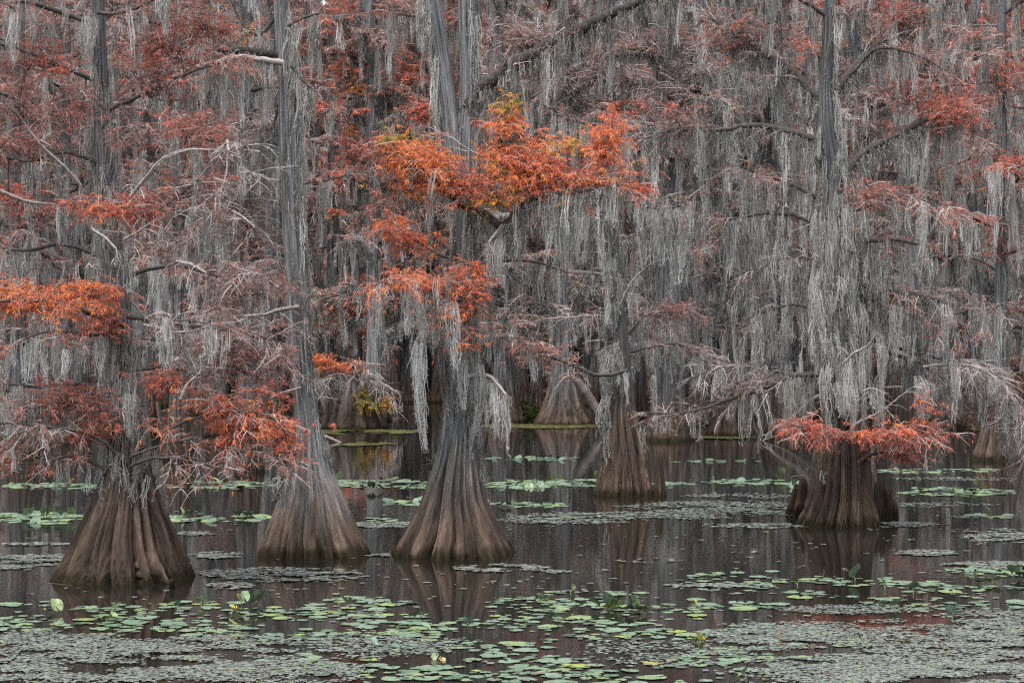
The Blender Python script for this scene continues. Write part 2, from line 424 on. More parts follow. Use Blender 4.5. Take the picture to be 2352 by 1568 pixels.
M_STALK = plain('lily_stalk', (.14,.17,.05)); M_YELLOW = plain('yellow_petals', (.75,.55,.04))
M_CONE = plain('cypress_cone', (.30,.20,.16), .8, .2)
M_BUSH = leafy('green_shrub_leaves', [(0,(.02,.03,.012)),(.5,(.06,.085,.025)),(1,(.16,.19,.05))], .3)

# ------------------------------------------------------------------ scene helpers
def tag(o, label=None, cat=None, group=None, kind=None):
    if label: o['label'] = label
    if cat: o['category'] = cat
    if group: o['group'] = group
    if kind: o['kind'] = kind
    return o
def empty(name, loc):
    o = bpy.data.objects.new(name, None); o.location = loc; o.empty_display_size = .3; COL.objects.link(o); return o
def rngs(k): return np.random.default_rng(k)

# ------------------------------------------------------------------ setting
def grid(name, x0,x1,y0,y1,nx,ny,fz,mat):
    xs=np.linspace(x0,x1,nx); ys=np.linspace(y0,y1,ny); X,Yg=np.meshgrid(xs,ys)
    V=np.stack([X,Yg,fz(X,Yg)],-1).reshape(-1,3)
    i=(np.arange(ny-1)[:,None]*nx+np.arange(nx-1)[None]).ravel()
    b=Buf(); b.add(V,np.stack([i,i+1,i+nx+1,i+nx],-1)); o=b.obj(name,[mat]); return o
water = grid('water',-400,400,-400,400,5,5,lambda X,Y:0*X,M_WATER); tag(water,kind='structure')
def gz(X,Y):
    e = 77*KY+2.5*np.sin(X*.21)+1.8*np.sin(X*.57+1.3)
    return np.clip((Y-e)*.06,-1.0,.22)+np.clip((Y-170*KY)*.01,0,2.5)+.03*np.sin(X*1.3)*np.sin(Y*1.1)
ground = grid('ground',-400,400,-400,520,401,461,gz,M_GROUND); tag(ground,kind='structure')

#@@TREES@@
class Tree:
    def __init__(s, name, label, px, Y, seed, group=None, bark=None, cat='tree'):
        Y=Y*KY; s.Y=Y; s.px=px; s.s=Y/F; s.loc=np.array([(px-CX)*Y/F, Y, 0.0]); s.rng=rngs(seed); s.bark=bark or M_BARK
        s.root=tag(empty(name, s.loc), label, cat, group); s.q=max(1.0,(Y/KY/21.5)**.85)
    def trunk(s, prof, rneck, nl=15, depth=.24, dx=0, dy=0, rings=130, seg=220, name='trunk', neckdepth=.075):
        rows=[]
        for (py,xl,xr) in prof:
            rows.append((HC+(CY-py)*s.s, ((xl+xr)/2-CX)*s.s+dx, s.Y+dy, (xr-xl)/2*s.s))
        rows=sorted(rows); z,x,y,r=rows[0]
        if z>-.3: rows.insert(0,(-.35,x,y,r*1.03))
        b=Buf(); s.tr=trunk_geo(b,rows,s.rng,rneck*s.s,nl,rings,seg,depth,neckdepth=neckdepth)
        s.trunk_o=b.obj(name,[s.bark],s.root,s.loc); return s.trunk_o
    def sheath(s, specs, name='moss'):
        b=Buf()
        for (pa,pb,n,kw) in specs:
            za,zb=sorted((HC+(CY-pa)*s.s, HC+(CY-pb)*s.s))
            trunk_moss(b,s.tr,za,zb,n,s.rng,s.q,**kw)
        o=tag(b.obj(name,[M_MOSS],s.trunk_o,s.loc),kind='stuff'); return o
    def strands(s, lst, parent=None):
        """single long beards: (px, top py, bottom py, width px, dy)"""
        for (x,a,b_,w,dy) in lst:
            b=Buf(); Y=s.Y+dy; p=W(x,a,Y)
            k=max(1,int(w*Y/F/.16))
            hangs(b,p+s.rng.normal(size=(k,3))*[w*Y/F*.18*(k>1),w*Y/F*.1,.02],(b_-a)*Y/F*s.rng.uniform(.85,1,k),w*Y/F*(1 if k==1 else .75),s.rng,s.q,2.2,.62,1.3)
            tag(b.obj('moss_beard',[M_MOSS],parent or s.root,s.loc),kind='stuff')
    def limb(s, pts, w=(14,5), dy=(0,0), clouds=(), dead=False, **kw):
        Y=s.Y+np.linspace(dy[0],dy[1],len(pts))
        P=W([p[0] for p in pts],[p[1] for p in pts],Y)
        wd,fo,mo=Buf(),Buf(),Buf()
        o=dict(q=s.q); o.update(kw)
        if dead: o.update(nleaf=0,nsec=kw.get('nsec',3),ntw=kw.get('ntw',3),btint=kw.get('btint',.78),ttint=.74)
        for k in ('lsec','ltw'):
            if k in o: o[k]*=s.s
        for k in ('hL','hW'):
            if k in o: o[k]=tuple(v*s.s for v in o[k])
        P=limb(wd,fo,mo,P,w[0]/2*s.s,w[1]/2*s.s,s.rng,**o)
        for c in clouds:
            cx,cy,rx,ry,n,t,sd=c[:7]; d=c[7] if len(c)>7 else (dy[0]+dy[1])/2
            Yc=s.Y+d; e=c[8] if len(c)>8 else {}
            C_=W(cx,cy,Yc); k_=int(np.linalg.norm(P-C_-[0,0,.1],axis=1).argmin()); A_=P[k_]
            tubes(wd,smooth_poly([A_,(A_*.5+C_*.5)+s.rng.normal(size=3)*.05+[0,0,.04],C_-[0,0,ry*.3*Yc/F]],10)[None],np.linspace(1,.5,10)[None]*.011*s.q,.3,5)
            leaf_cloud(wd,fo,C_,np.array([rx,max(rx*.6,ry),ry])*Yc/F,n,s.rng,s.q,t,sd,**e)
        br=wd.obj('branch',[M_LIMB],s.root,s.loc)
        if fo.n: tag(fo.obj('foliage',[M_LEAF],br,s.loc),kind='stuff')
        if mo.n: tag(mo.obj('moss',[M_MOSS],br,s.loc),kind='stuff')
        return br

MV,RU,RE,OR,BO,YE=.08,.28,.42,.55,.65,.90       # mauve brown, rust, red, red-orange, bright orange, yellow-green
LONG=dict(hL=(40,150),hW=(10,28)); MED=dict(hL=(20,95),hW=(8,22)); SHORT=dict(hL=(12,50),hW=(5,12))

# ============ tree 1: squat wide flare on the left
t=Tree('cypress_tree','squat cypress with the widest brown flared base, nearest on the left',289,19.4,11,'flared cypresses standing in open water',M_BARK_BROWN)
t.trunk([(1325,137,438),(1257,172,409),(1204,195,389),(1150,219,365),(1096,236,349),(1042,247,330),(960,255,318),(860,255,312),(740,246,300),(600,236,284),(450,225,268),(330,218,256),(150,213,246),(0,210,240),(-300,212,230)],30,17,.27)
t.sheath([(1075,300,60,dict(hL=(.25,.9))),(980,100,120,dict(hL=(.3,1.1),hW=(.06,.16),tint=.5,off=1.1)),(900,560,30,dict(hL=(.4,.9),hW=(.1,.2),tint=.6,off=1.3)),(1085,980,46,dict(hL=(.2,.55),hW=(.04,.12),tint=.5,off=1.15)),(1110,1020,22,dict(hL=(.1,.35),hW=(.03,.07)))])
t.limb([(290,1060),(215,1000),(120,982),(0,972),(-100,985)],(9,3),(-.3,-1.2),nsec=22,lsec=110,ntw=8,ltw=50,nleaf=4,tint=MV+.12,nh=16,hL=(25,110),hW=(7,18),ttint=.75,droop=.13)
t.limb([(240,1075),(170,1045),(110,1060),(40,1065)],(8,3),(-.3,-.8),nsec=9,lsec=80,ntw=6,ltw=40,nleaf=3,tint=RE,nh=7,hL=(30,90),hW=(8,20),droop=.12)
t.limb([(300,1050),(390,985),(480,952),(570,945),(650,965)],(9,3),(-.3,-1.4),clouds=[(575,972,88,36,200,OR+.03,.08),(500,935,70,40,80,RE+.05,.08),(610,905,45,36,50,RE+.02,.06),(635,1005,30,26,36,OR,.06),(668,1045,22,20,18,RE,.05)],nsec=14,lsec=120,ntw=8,ltw=45,nleaf=6,tint=OR,nh=4,ttint=.7,**SHORT)
t.limb([(305,1045),(420,1012),(510,1025),(590,1045),(640,1068)],(6,2.4),(-.6,-1.2),nsec=22,lsec=100,ntw=8,ltw=45,nleaf=2,tint=RE,nh=8,hL=(20,80),hW=(6,14),ttint=.72,droop=.13)
t.limb([(300,1070),(360,1050),(450,1062),(540,1080)],(7,3),(-.5,-1.5),nsec=14,lsec=90,ntw=7,ltw=40,nleaf=1,tint=RE,nh=4,ttint=.55,droop=.15,**SHORT)
t.limb([(275,960),(200,930),(130,925),(60,940)],(8,3),(0,-.8),clouds=[(150,905,75,45,130,RE-.02,.07),(245,960,60,40,60,RU+.05,.08),(200,1000,50,30,40,RE,.07),(35,1035,30,30,30,RE,.05)],nsec=10,lsec=80,ntw=6,ltw=40,nleaf=4,tint=RE-.05,nh=9,**MED)
t.limb([(280,900),(180,880),(90,885),(10,880)],(10,4),(.2,.6),nsec=10,lsec=90,ntw=6,ltw=40,nleaf=3,tint=RU,nh=26,hL=(50,170),hW=(10,26),btint=.1)
t.limb([(290,860),(380,840),(460,860),(540,840)],(10,4),(0,-.5),clouds=[(400,880,80,45,90,RE-.02,.1)],nsec=10,lsec=90,ntw=7,ltw=45,nleaf=4,tint=RU,nh=10,**MED)
t.limb([(415,916),(432,880),(452,862),(446,838)],(8,3),(-1.4,-1.5),dead=True,nh=0,nsec=4,lsec=60)
t.limb([(280,745),(180,712),(80,690),(-40,695)],(12,5),(-.2,-1),clouds=[(100,690,100,40,190,BO-.04,.08),(20,675,60,35,120,BO,.07),(205,665,70,32,110,BO-.08,.1),(230,730,40,45,60,OR-.06,.06)],nsec=12,lsec=100,ntw=7,ltw=45,nleaf=6,tint=OR,nh=10,**MED)
t.limb([(285,760),(200,770),(110,760),(30,790)],(9,4),(-.3,-1),nsec=12,lsec=80,ntw=6,ltw=45,nleaf=4,tint=RE,nh=20,hL=(50,130),hW=(12,34),ttint=.65,mtint=.66)
t.limb([(290,725),(420,745),(560,762),(650,790)],(11,4),(-.2,-.8),clouds=[(570,830,95,55,170,MV+.06,.08),(500,790,90,40,90,MV+.15,.08)],ttint=.75,nsec=26,lsec=110,ntw=8,ltw=50,nleaf=7,tint=MV+.1,sd=.07,nh=14,**MED)
t.limb([(300,690),(350,740),(430,735),(530,755)],(6,3),(-1,-1.6),nsec=10,lsec=70,ntw=6,ltw=40,nleaf=3,tint=MV,nh=14,hL=(40,120),hW=(10,26),ttint=.8,mtint=.68)
t.limb([(270,640),(400,610),(520,640),(620,655)],(10,4),(.2,.3),clouds=[(560,660,90,50,150,MV+.08,.08)],nsec=14,lsec=100,ntw=8,ltw=45,nleaf=6,tint=MV+.1,nh=12,**MED)
t.limb([(255,600),(150,560),(60,575),(-40,560)],(12,5),(.2,.5),nsec=10,lsec=90,ntw=6,ltw=45,nleaf=3,tint=RU,nh=18,btint=.2,**LONG)
t.limb([(250,490),(330,498),(400,455),(470,400)],(9,3),(-.4,-1),clouds=[(260,468,100,28,130,RE+.03,.08),(345,480,70,24,70,RE,.07),(430,310,90,55,110,RE-.03,.07)],nsec=12,lsec=90,ntw=7,ltw=45,nleaf=5,tint=RE,nh=10,**MED)
t.limb([(300,450),(332,412),(362,375),(400,350)],(8,4),(-1,-1.3),dead=True,nh=0,nsec=4,lsec=90)
t.limb([(185,425),(150,385),(100,340),(60,290)],(7,4),(-1,-1.4),dead=True,nh=2,nsec=4,lsec=70)
t.limb([(240,380),(150,350),(60,370),(-60,340)],(10,4),(0,-.5),clouds=[(60,330,80,50,110,RU+.05,.08),(20,440,60,35,70,RE,.08)],nsec=12,lsec=100,ntw=7,ltw=45,nleaf=5,tint=RU+.08,nh=14,**MED)
t.limb([(0,438),(60,462),(130,470)],(9,4),(-1.1,-1),dead=True,btint=.55,nh=6,nsec=3,lsec=60,**MED)
t.limb([(235,260),(330,215),(430,170),(540,140)],(11,4),(0,-.6),clouds=[(400,95,120,60,200,RU+.02,.09),(350,200,100,60,90,RU-.04,.08),(480,45,100,40,110,RU+.03,.08)],nsec=16,lsec=110,ntw=8,ltw=50,nleaf=7,tint=RU,nh=8,**MED)
t.limb([(230,190),(130,150),(30,110),(-80,90)],(11,4),(0,-.6),clouds=[(110,130,100,60,110,RU+.04,.09),(180,250,70,50,60,RU,.08),(40,240,70,50,60,RU,.08),(330,320,80,50,60,RU-.02,.1)],nsec=16,lsec=110,ntw=8,ltw=50,nleaf=6,tint=RU,nh=10,**MED)
t.limb([(225,60),(130,25),(60,5),(-60,0)],(14,6),(-.2,-.8),nsec=12,lsec=100,ntw=7,ltw=45,nleaf=5,tint=RU,nh=26,mtint=.62,**LONG)
t.limb([(225,30),(270,30),(330,10),(400,-30)],(10,5),(-.3,-.8),nsec=10,lsec=100,ntw=7,ltw=45,nleaf=5,tint=RU,nh=16,mtint=.64,**LONG)
t.limb([(222,-60),(350,-90),(480,-80)],(10,4),(-.3,-.8),nsec=12,lsec=120,ntw=7,ltw=45,nleaf=7,tint=RU,nh=12,**MED)
t.limb([(222,-90),(120,-110),(-20,-100)],(10,4),(-.3,-.8),nsec=12,lsec=120,ntw=7,ltw=45,nleaf=7,tint=RU,nh=12,**MED)
t.strands([(130,760,862,44,-.9),(150,800,870,30,-1),(470,470,610,24,-.8),(430,780,870,36,-1.2),(300,900,1010,46,-.6),(50,880,1010,60,.3),(15,900,1010,46,.4),(205,20,120,50,-.8),(35,20,160,24,-1.2),(335,950,1040,30,-.5)])
for pp,ww in (([(300,452),(345,400),(385,362),(440,345),(518,348)],(6,3)),([(524,350),(520,400),(505,435),(470,462)],(6,3)),([(522,322),(526,352)],(6,5)),([(528,350),(560,335),(598,332)],(4,2)),([(545,397),(580,398),(612,410)],(5,2)),([(405,432),(460,420),(520,418)],(5,2)),([(534,485),(560,500),(590,525)],(7,4)),([(210,525),(240,545),(268,572)],(7,4)),([(285,550),(320,530),(345,512)],(6,4)),([(355,560),(385,520),(405,485)],(5,3)),([(640,660),(590,628),(540,632)],(4,2)),([(330,745),(420,762),(500,740)],(5,2)),([(405,600),(440,608),(475,628)],(8,5))):
    t.limb(pp,ww,(-.9,-1.1),dead=True,nh=3,nsec=7,lsec=70,ntw=5,ltw=40,hL=(15,60),hW=(5,12),secfrom=.05)
TREE1=t

# ============ tree 2: tall slim leaning trunk
t=Tree('cypress_tree','tall slim cypress with a grey leaning trunk right of the squat brown one',721,21.6,12,'flared cypresses standing in open water',M_BARK_PALE)
t.trunk([(1276,596,846),(1221,614,819),(1150,643,790),(1096,657,766),(1042,672,749),(1000,682,737),(900,672,722),(800,664,715),(700,659,709),(600,653,704),(500,648,694),(400,646,689),(300,640,686),(200,640,678),(100,634,668),(0,628,660),(-300,622,650)],25,16,.24)
t.sheath([(0,560,80,dict(hL=(.4,1.3),hW=(.04,.10),arc=(-50,60),tint=.6,off=.98)),(0,300,24,dict(hL=(.4,1.),hW=(.06,.12),arc=(-20,20),tint=.6,off=1.25)),(560,960,40,dict(hL=(.2,.7),hW=(.04,.09),arc=(-60,80),tint=.42,dens=.8)),(980,1050,14,dict(hL=(.15,.4),hW=(.03,.07),arc=(-40,60),tint=.35)),(250,700,10,dict(hL=(.3,.8),hW=(.03,.06),arc=(-110,-60),tint=.4))])
t.limb([(648,128),(560,118),(480,118),(420,135),(385,150)],(22,8),(0,-.2),nsec=7,lsec=110,ntw=7,ltw=50,nleaf=7,tint=RU,nh=8,btint=.02,hL=(20,80),hW=(6,14))
t.limb([(650,145),(590,136),(545,132),(470,150),(420,165),(375,196)],(15,7),(-.3,-.8),nsec=8,lsec=70,ntw=4,ltw=40,nleaf=2,tint=RU,nh=46,btint=.8,hL=(50,170),hW=(10,24),mtint=.42,secfrom=.4)
t.limb([(645,20),(600,80),(560,60),(530,0)],(9,4),(.1,.3),nsec=6,lsec=80,ntw=5,ltw=45,nleaf=5,tint=YE-.15,nh=18,hL=(40,120),hW=(8,20),btint=.1)
t.limb([(664,190),(640,250),(620,300),(600,275)],(7,4),(.2,.4),nsec=5,lsec=60,ntw=4,ltw=40,nleaf=2,tint=RU,nh=24,hL=(50,190),hW=(10,24),mtint=.45)
t.limb([(685,705),(640,712),(605,722),(565,722)],(11,4),(-.2,-.6),dead=True,btint=.6,nh=3,nsec=4,lsec=40,hL=(10,30),hW=(4,9))
t.limb([(690,890),(640,905),(600,925),(560,940)],(7,3),(-.2,-.8),dead=True,btint=.65,nh=2,nsec=5,lsec=50,hL=(15,50),hW=(4,9))
t.limb([(668,150),(700,190),(730,215)],(8,4),(-.2,-.3),nsec=5,lsec=50,ntw=4,ltw=30,nleaf=0,nh=16,hL=(50,130),hW=(8,22),mtint=.6)
t.limb([(660,60),(700,40),(740,30)],(8,4),(-.2,-.3),nsec=5,lsec=60,ntw=4,ltw=30,nleaf=3,tint=RU,nh=18,hL=(50,170),hW=(10,24),mtint=.58)
t.limb([(680,1040),(665,1070),(650,1110),(640,1150)],(6,3),(-.8,-1.),dead=True,btint=.1,nh=8,nsec=5,lsec=40,hL=(20,70),hW=(6,14),mtint=.25)
t.limb([(650,-80),(560,-120),(470,-110)],(10,4),(0,-.3),nsec=10,lsec=110,ntw=7,ltw=45,nleaf=6,tint=RU,nh=14,**MED)
t.limb([(650,-90),(740,-120),(830,-100)],(10,4),(0,-.3),nsec=10,lsec=110,ntw=7,ltw=45,nleaf=6,tint=RU,nh=14,**MED)
TREE2=t

# ============ tree 3: forked central tree with bright orange sprays
t=Tree('cypress_tree','forked moss-hung cypress with bright orange sprays halfway up, standing centrally in the water',1040,21.5,13,'flared cypresses standing in open water')
t.trunk([(1274,912,1168),(1257,920,1161),(1221,942,1144),(1186,958,1126),(1150,974,1110),(1114,984,1105),(1078,996,1100),(1042,1006,1097),(1006,1012,1095),(960,1019,1095),(900,1026,1092),(840,1030,1085),(760,1038,1092),(680,1040,1095),(600,1040,1098),(500,1040,1102),(430,1044,1104),(370,1046,1102),(300,1048,1102),(240,1054,1100),(180,1056,1097),(100,1054,1093),(0,1052,1091),(-300,1052,1084)],33,16,.24)
t.sheath([(100,460,40,dict(hL=(.35,1.2),hW=(.05,.1),tint=.5,arc=(-70,30))),(-250,150,30,dict(hL=(.4,1.2),hW=(.06,.11),tint=.54,arc=(-70,60))),(480,760,80,dict(hL=(.35,1.3),hW=(.06,.15),tint=.62,arc=(-100,10))),(480,700,24,dict(hL=(.35,1.),hW=(.05,.12),tint=.5,arc=(-170,-130))),(560,760,50,dict(hL=(.3,1.),hW=(.06,.15),tint=.5)),(800,960,46,dict(hL=(.25,.75),hW=(.05,.12),tint=.55,arc=(-75,20))),(830,930,22,dict(hL=(.15,.5),hW=(.05,.1),tint=.4,arc=(-150,-60))),(990,1090,14,dict(hL=(.2,.5),hW=(.03,.06),tint=.4,arc=(-20,40)))])
# second stem of the fork
b=Buf(); rows=[(HC+(CY-py)*t.s,(x-CX)*t.s,t.Y-.02,w/2*t.s) for py,x,w in ((470,1060,50),(400,1048,50),(350,1040,50),(250,1030,44),(150,1016,42),(60,1003,40),(0,994,38),(-300,965,32))]
tr1=t.tr; stem=None
t.tr=trunk_geo(b,rows,t.rng,23*t.s,9,70,80,.1); stem=b.obj('trunk',[M_BARK],t.root,t.loc)
b=Buf(); trunk_moss(b,t.tr,HC+(CY-400)*t.s,HC+(CY+200)*t.s,44,t.rng,1.0,hL=(.4,1.2),hW=(.06,.12),tint=.56,arc=(120,250)); tag(b.obj('moss',[M_MOSS],stem,t.loc),kind='stuff'); t.tr=tr1
t.limb([(1068,262),(1098,212),(1125,188),(1180,150),(1250,110),(1330,70),(1400,35),(1480,0),(1580,-60)],(40,16),(0,-.6),nsec=14,lsec=90,ntw=5,ltw=45,nleaf=3,tint=MV+.1,nh=85,hL=(25,170),hW=(8,22),btint=.12,up=.3,mtint=.42)
t.limb([(1090,478),(1120,495),(1150,518),(1180,495),(1210,468),(1250,450),(1330,440),(1430,425)],(20,6),(-.2,-1.2),clouds=[(1165,290,45,34,85,BO-.02,.07),(1215,370,85,70,320,BO-.03,.08),(1135,390,50,42,90,BO+.02,.09),(1290,400,70,40,140,BO-.06,.08),(1385,330,48,56,150,OR+.06,.06),(1370,415,85,22,130,OR+.05,.06),(1400,290,30,40,50,OR+.06,.06),(1160,240,14,24,30,YE,.04),(1305,335,16,20,24,YE,.04),(1128,450,24,26,40,YE-.04,.05),(1250,440,80,25,90,BO-.1,.1),(1440,425,40,16,50,OR,.06)],
  nsec=20,lsec=110,ntw=8,ltw=45,nleaf=6,tint=BO-.06,nh=44,hL=(25,150),hW=(8,20),btint=.12,up=.5,mtint=.6)
t.limb([(1160,512),(1140,535),(1122,558)],(10,6),(-.5,-.8),dead=True,nh=14,nsec=2,lsec=30,hL=(40,120),hW=(10,22),mtint=.6)
t.limb([(1075,478),(1030,450),(985,400),(930,365)],(14,4),(-.3,-1.2),clouds=[(925,360,45,45,170,BO+.04,.09),(985,375,55,44,200,BO+.01,.08),(935,425,60,30,70,BO-.06,.08),(1035,420,50,35,110,OR,.08),(905,320,16,18,30,YE,.03),(1090,430,45,22,60,OR-.05,.08),(880,340,25,40,60,RE-.04,.04),(870,470,25,25,30,RE-.04,.05)],nsec=14,lsec=90,ntw=8,ltw=45,nleaf=6,tint=BO-.04,nh=10,btint=.1,up=.35,**MED)
t.limb([(1060,690),(1000,668),(930,655),(865,650)],(12,4),(-.3,-1.4),clouds=[(985,650,100,20,110,OR+.04,.06),(1085,630,26,28,45,BO-.08,.05),(905,645,45,14,45,OR,.05),(1060,655,60,20,55,OR,.06),(1035,725,30,20,40,OR+.02,.05),(1050,770,28,24,30,OR,.05),(1095,700,20,35,40,OR-.06,.05)],nsec=18,lsec=90,ntw=8,ltw=45,nleaf=5,tint=OR,nh=40,hL=(30,140),hW=(8,22),ttint=.7,mtint=.64)
t.limb([(1060,600),(1000,580),(940,540),(890,510)],(9,3),(.1,.6),clouds=[(935,545,60,22,80,OR,.08),(900,515,40,18,50,OR,.07)],nsec=12,lsec=80,ntw=7,ltw=40,nleaf=5,tint=OR,nh=5,**SHORT)
t.limb([(1075,865),(1120,862),(1145,885),(1163,908)],(11,5),(-.3,-.9),dead=True,nh=26,nsec=4,lsec=30,hL=(40,130),hW=(8,18),mtint=.62)
t.limb([(1035,770),(990,768),(962,775),(948,815)],(9,6),(-.4,-.9),dead=True,nh=4,nsec=2,lsec=20,btint=.8,hL=(20,60),hW=(8,14))
t.limb([(1110,360),(1080,345),(1040,320)],(4,2),(-.9,-1.0),dead=True,nh=0,nsec=5,lsec=60)
t.limb([(1085,604),(1140,600),(1200,598),(1250,606),(1310,628)],(10,3),(.3,1.0),nsec=6,lsec=60,ntw=4,ltw=35,nleaf=2,tint=RE,nh=20,hL=(30,130),hW=(8,18),btint=.2)
t.limb([(1070,-60),(1170,-110),(1290,-130)],(14,5),(0,-.5),nsec=12,lsec=120,ntw=7,ltw=45,nleaf=5,tint=RU,nh=16,**MED)
t.limb([(1010,-60),(920,-110),(830,-120)],(14,5),(0,-.5),nsec=12,lsec=120,ntw=7,ltw=45,nleaf=5,tint=RU,nh=16,**MED)
t.limb([(1015,60),(960,40),(900,30)],(9,4),(.1,.3),nsec=8,lsec=70,ntw=6,ltw=40,nleaf=4,tint=RU+.05,nh=20,**LONG)
t.strands([(966,785,1062,42,-.9),(958,790,960,40,-.85),(1000,680,800,46,-.9),(1100,830,1010,34,-.5),(1140,900,1000,22,-.8),(1160,905,1012,26,-.9),(1118,640,790,34,-.6),(1030,690,850,60,-.9),(1060,820,960,40,-.7),(1150,545,670,34,-.9),(960,670,790,36,-1.2)])
TREE3=t

# ============ tree 4: small tree in mid water with a knee at its right
t=Tree('cypress_tree','small cypress with narrow ribbed flare and bare pale twigs, right of the forked orange tree',1430,29.9,14,'flared cypresses standing in open water',M_BARK_BROWN)
t.trunk([(1135,1366,1496),(1096,1378,1489),(1042,1389,1483),(1006,1392,1474),(960,1396,1462),(931,1401,1456),(877,1417,1451),(805,1424,1447),(760,1421,1443),(680,1408,1430),(600,1402,1424),(500,1398,1418),(380,1396,1414),(250,1392,1408)],17,14,.2)
t.sheath([(400,700,60,dict(hL=(.4,1.4),hW=(.08,.2),tint=.56,arc=(60,290))),(800,930,34,dict(hL=(.4,1.),hW=(.06,.14),tint=.5,arc=(150,260))),(930,1030,16,dict(hL=(.3,.8),hW=(.05,.1),tint=.45,arc=(150,230)))])
t.limb([(1435,775),(1390,728),(1320,728),(1245,732)],(7,3),(.1,.6),nsec=12,lsec=80,ntw=6,ltw=40,nleaf=3,tint=MV+.15,nh=18,ttint=.8,btint=.7,**MED)
t.limb([(1440,850),(1380,862),(1310,838),(1220,800),(1150,745)],(9,3),(-.3,-1),clouds=[(1240,800,90,24,90,MV+.25,.1)],nsec=22,lsec=90,ntw=7,ltw=45,nleaf=5,tint=MV+.22,sd=.12,nh=22,ttint=.72,hL=(20,80),hW=(8,18))
t.limb([(1440,770),(1480,725),(1540,708),(1600,720)],(8,3),(.2,.9),clouds=[(1530,715,60,20,70,MV+.15,.1)],nsec=16,lsec=80,ntw=7,ltw=45,nleaf=5,tint=MV+.15,nh=26,ttint=.72,hL=(30,120),hW=(10,22))
t.limb([(1440,810),(1500,795),(1560,790),(1620,830)],(8,3),(.1,.9),nsec=16,lsec=80,ntw=7,ltw=40,nleaf=2,tint=MV+.2,nh=26,ttint=.78,hL=(40,130),hW=(10,22))
t.limb([(1422,845),(1395,800),(1380,760),(1374,740)],(6,3),(-.2,-.4),dead=True,nh=20,nsec=2,lsec=25,hL=(20,90),hW=(10,22),btint=.5)
t.limb([(1425,700),(1450,650),(1485,612)],(6,3),(-.2,-.6),dead=True,nh=3,nsec=4,lsec=50,hL=(20,60),hW=(5,12))
t.limb([(1402,470),(1450,462),(1510,480),(1570,470)],(8,4),(0,-.6),nsec=8,lsec=60,ntw=5,ltw=40,nleaf=3,tint=MV+.2,nh=34,hL=(50,190),hW=(12,26))
t.limb([(1400,455),(1350,470),(1290,460)],(8,4),(0,-.6),nsec=8,lsec=60,ntw=5,ltw=40,nleaf=3,tint=MV+.2,nh=28,hL=(60,200),hW=(12,26),mtint=.6)
t.limb([(1398,330),(1470,310),(1540,300)],(8,4),(0,.4),nsec=8,lsec=80,ntw=7,ltw=45,nleaf=5,tint=MV+.15,nh=20,**LONG)
t.limb([(1396,290),(1330,280),(1270,260)],(8,4),(0,.4),nsec=8,lsec=80,ntw=7,ltw=45,nleaf=5,tint=MV+.2,nh=20,**LONG)
t.strands([(1395,600,770,26,-.4),(1390,830,950,34,-.3),(1500,860,965,20,-.6),(1385,470,640,44,-.2)])
TREE4=t

# ============ tree 5: broad moss-draped tree on the right with a pinkish red ring of leaves low down
t=Tree('cypress_tree','broad dark cypress wearing a low pinkish-red ring of leaves above its ribbed stump',1926,25.0,15,'flared cypresses standing in open water',M_BARK_DARK)
t.trunk([(1204,1838,2014),(1150,1860,2000),(1096,1866,1994),(1042,1872,1992),(1000,1880,1988),(960,1890,1975),(900,1896,1960),(841,1902,1948),(760,1898,1942),(680,1892,1938),(600,1888,1932),(500,1896,1938),(400,1902,1940),(320,1886,1926),(260,1880,1918),(200,1884,1914),(100,1888,1914),(0,1892,1914),(-300,1892,1910)],24,17,.22,neckdepth=.09)
t.sheath([(180,560,50,dict(hL=(.4,1.3),hW=(.05,.12),tint=.56,arc=(-60,60))),(-200,180,30,dict(hL=(.4,1.3),hW=(.05,.11),tint=.56,arc=(-50,60))),(560,860,40,dict(hL=(.4,1.2),hW=(.05,.12),tint=.45,arc=(-50,60))),(470,930,120,dict(hL=(.4,1.3),hW=(.10,.26),tint=.5,off=1.7)),(440,900,60,dict(hL=(.5,1.4),hW=(.12,.3),tint=.6,off=2.3,arc=(150,390))),(250,860,70,dict(hL=(.4,1.2),hW=(.06,.14),tint=.5,arc=(130,225),off=1.1)),(250,800,50,dict(hL=(.4,1.2),hW=(.06,.14),tint=.5,arc=(-50,20),off=1.15)),(870,960,26,dict(hL=(.2,.6),hW=(.05,.12),tint=.45)),(1030,1080,6,dict(hL=(.2,.4),hW=(.04,.09),tint=.6,arc=(200,240)))])
# leaning side stems draped in moss
b=Buf(); rows=[(HC+(CY-py)*t.s,(x-CX)*t.s,t.Y+.12,w/2*t.s) for py,x,w in ((1020,1950,48),(960,1966,36),(900,1972,32),(840,1976,28),(760,1986,24),(660,1990,20),(560,1996,14))]
tr1=t.tr; t.tr=trunk_geo(b,rows,t.rng,14*t.s,7,50,48,.1,neckdepth=.08); stem=b.obj('trunk',[M_BARK_BROWN],t.root,t.loc)
b=Buf(); trunk_moss(b,t.tr,HC+(CY-960)*t.s,HC+(CY-560)*t.s,55,t.rng,1.1,hL=(.4,1.2),hW=(.06,.14),tint=.45); tag(b.obj('moss',[M_MOSS],stem,t.loc),kind='stuff'); t.tr=tr1
t.limb([(1960,1000),(1900,985),(1850,985),(1815,975)],(9,3),(-.6,-1.0),clouds=[(1880,985,75,14,55,RE+.07,.05,-.9),(1845,992,30,26,34,RE+.09,.04,-1.),(1940,995,60,14,36,RE+.05,.06,-1.0)],nsec=18,lsec=60,ntw=8,ltw=38,nleaf=3,up=.02,tint=RE+.04,sd=.05,nh=2,ttint=.82,droop=.12,**SHORT)
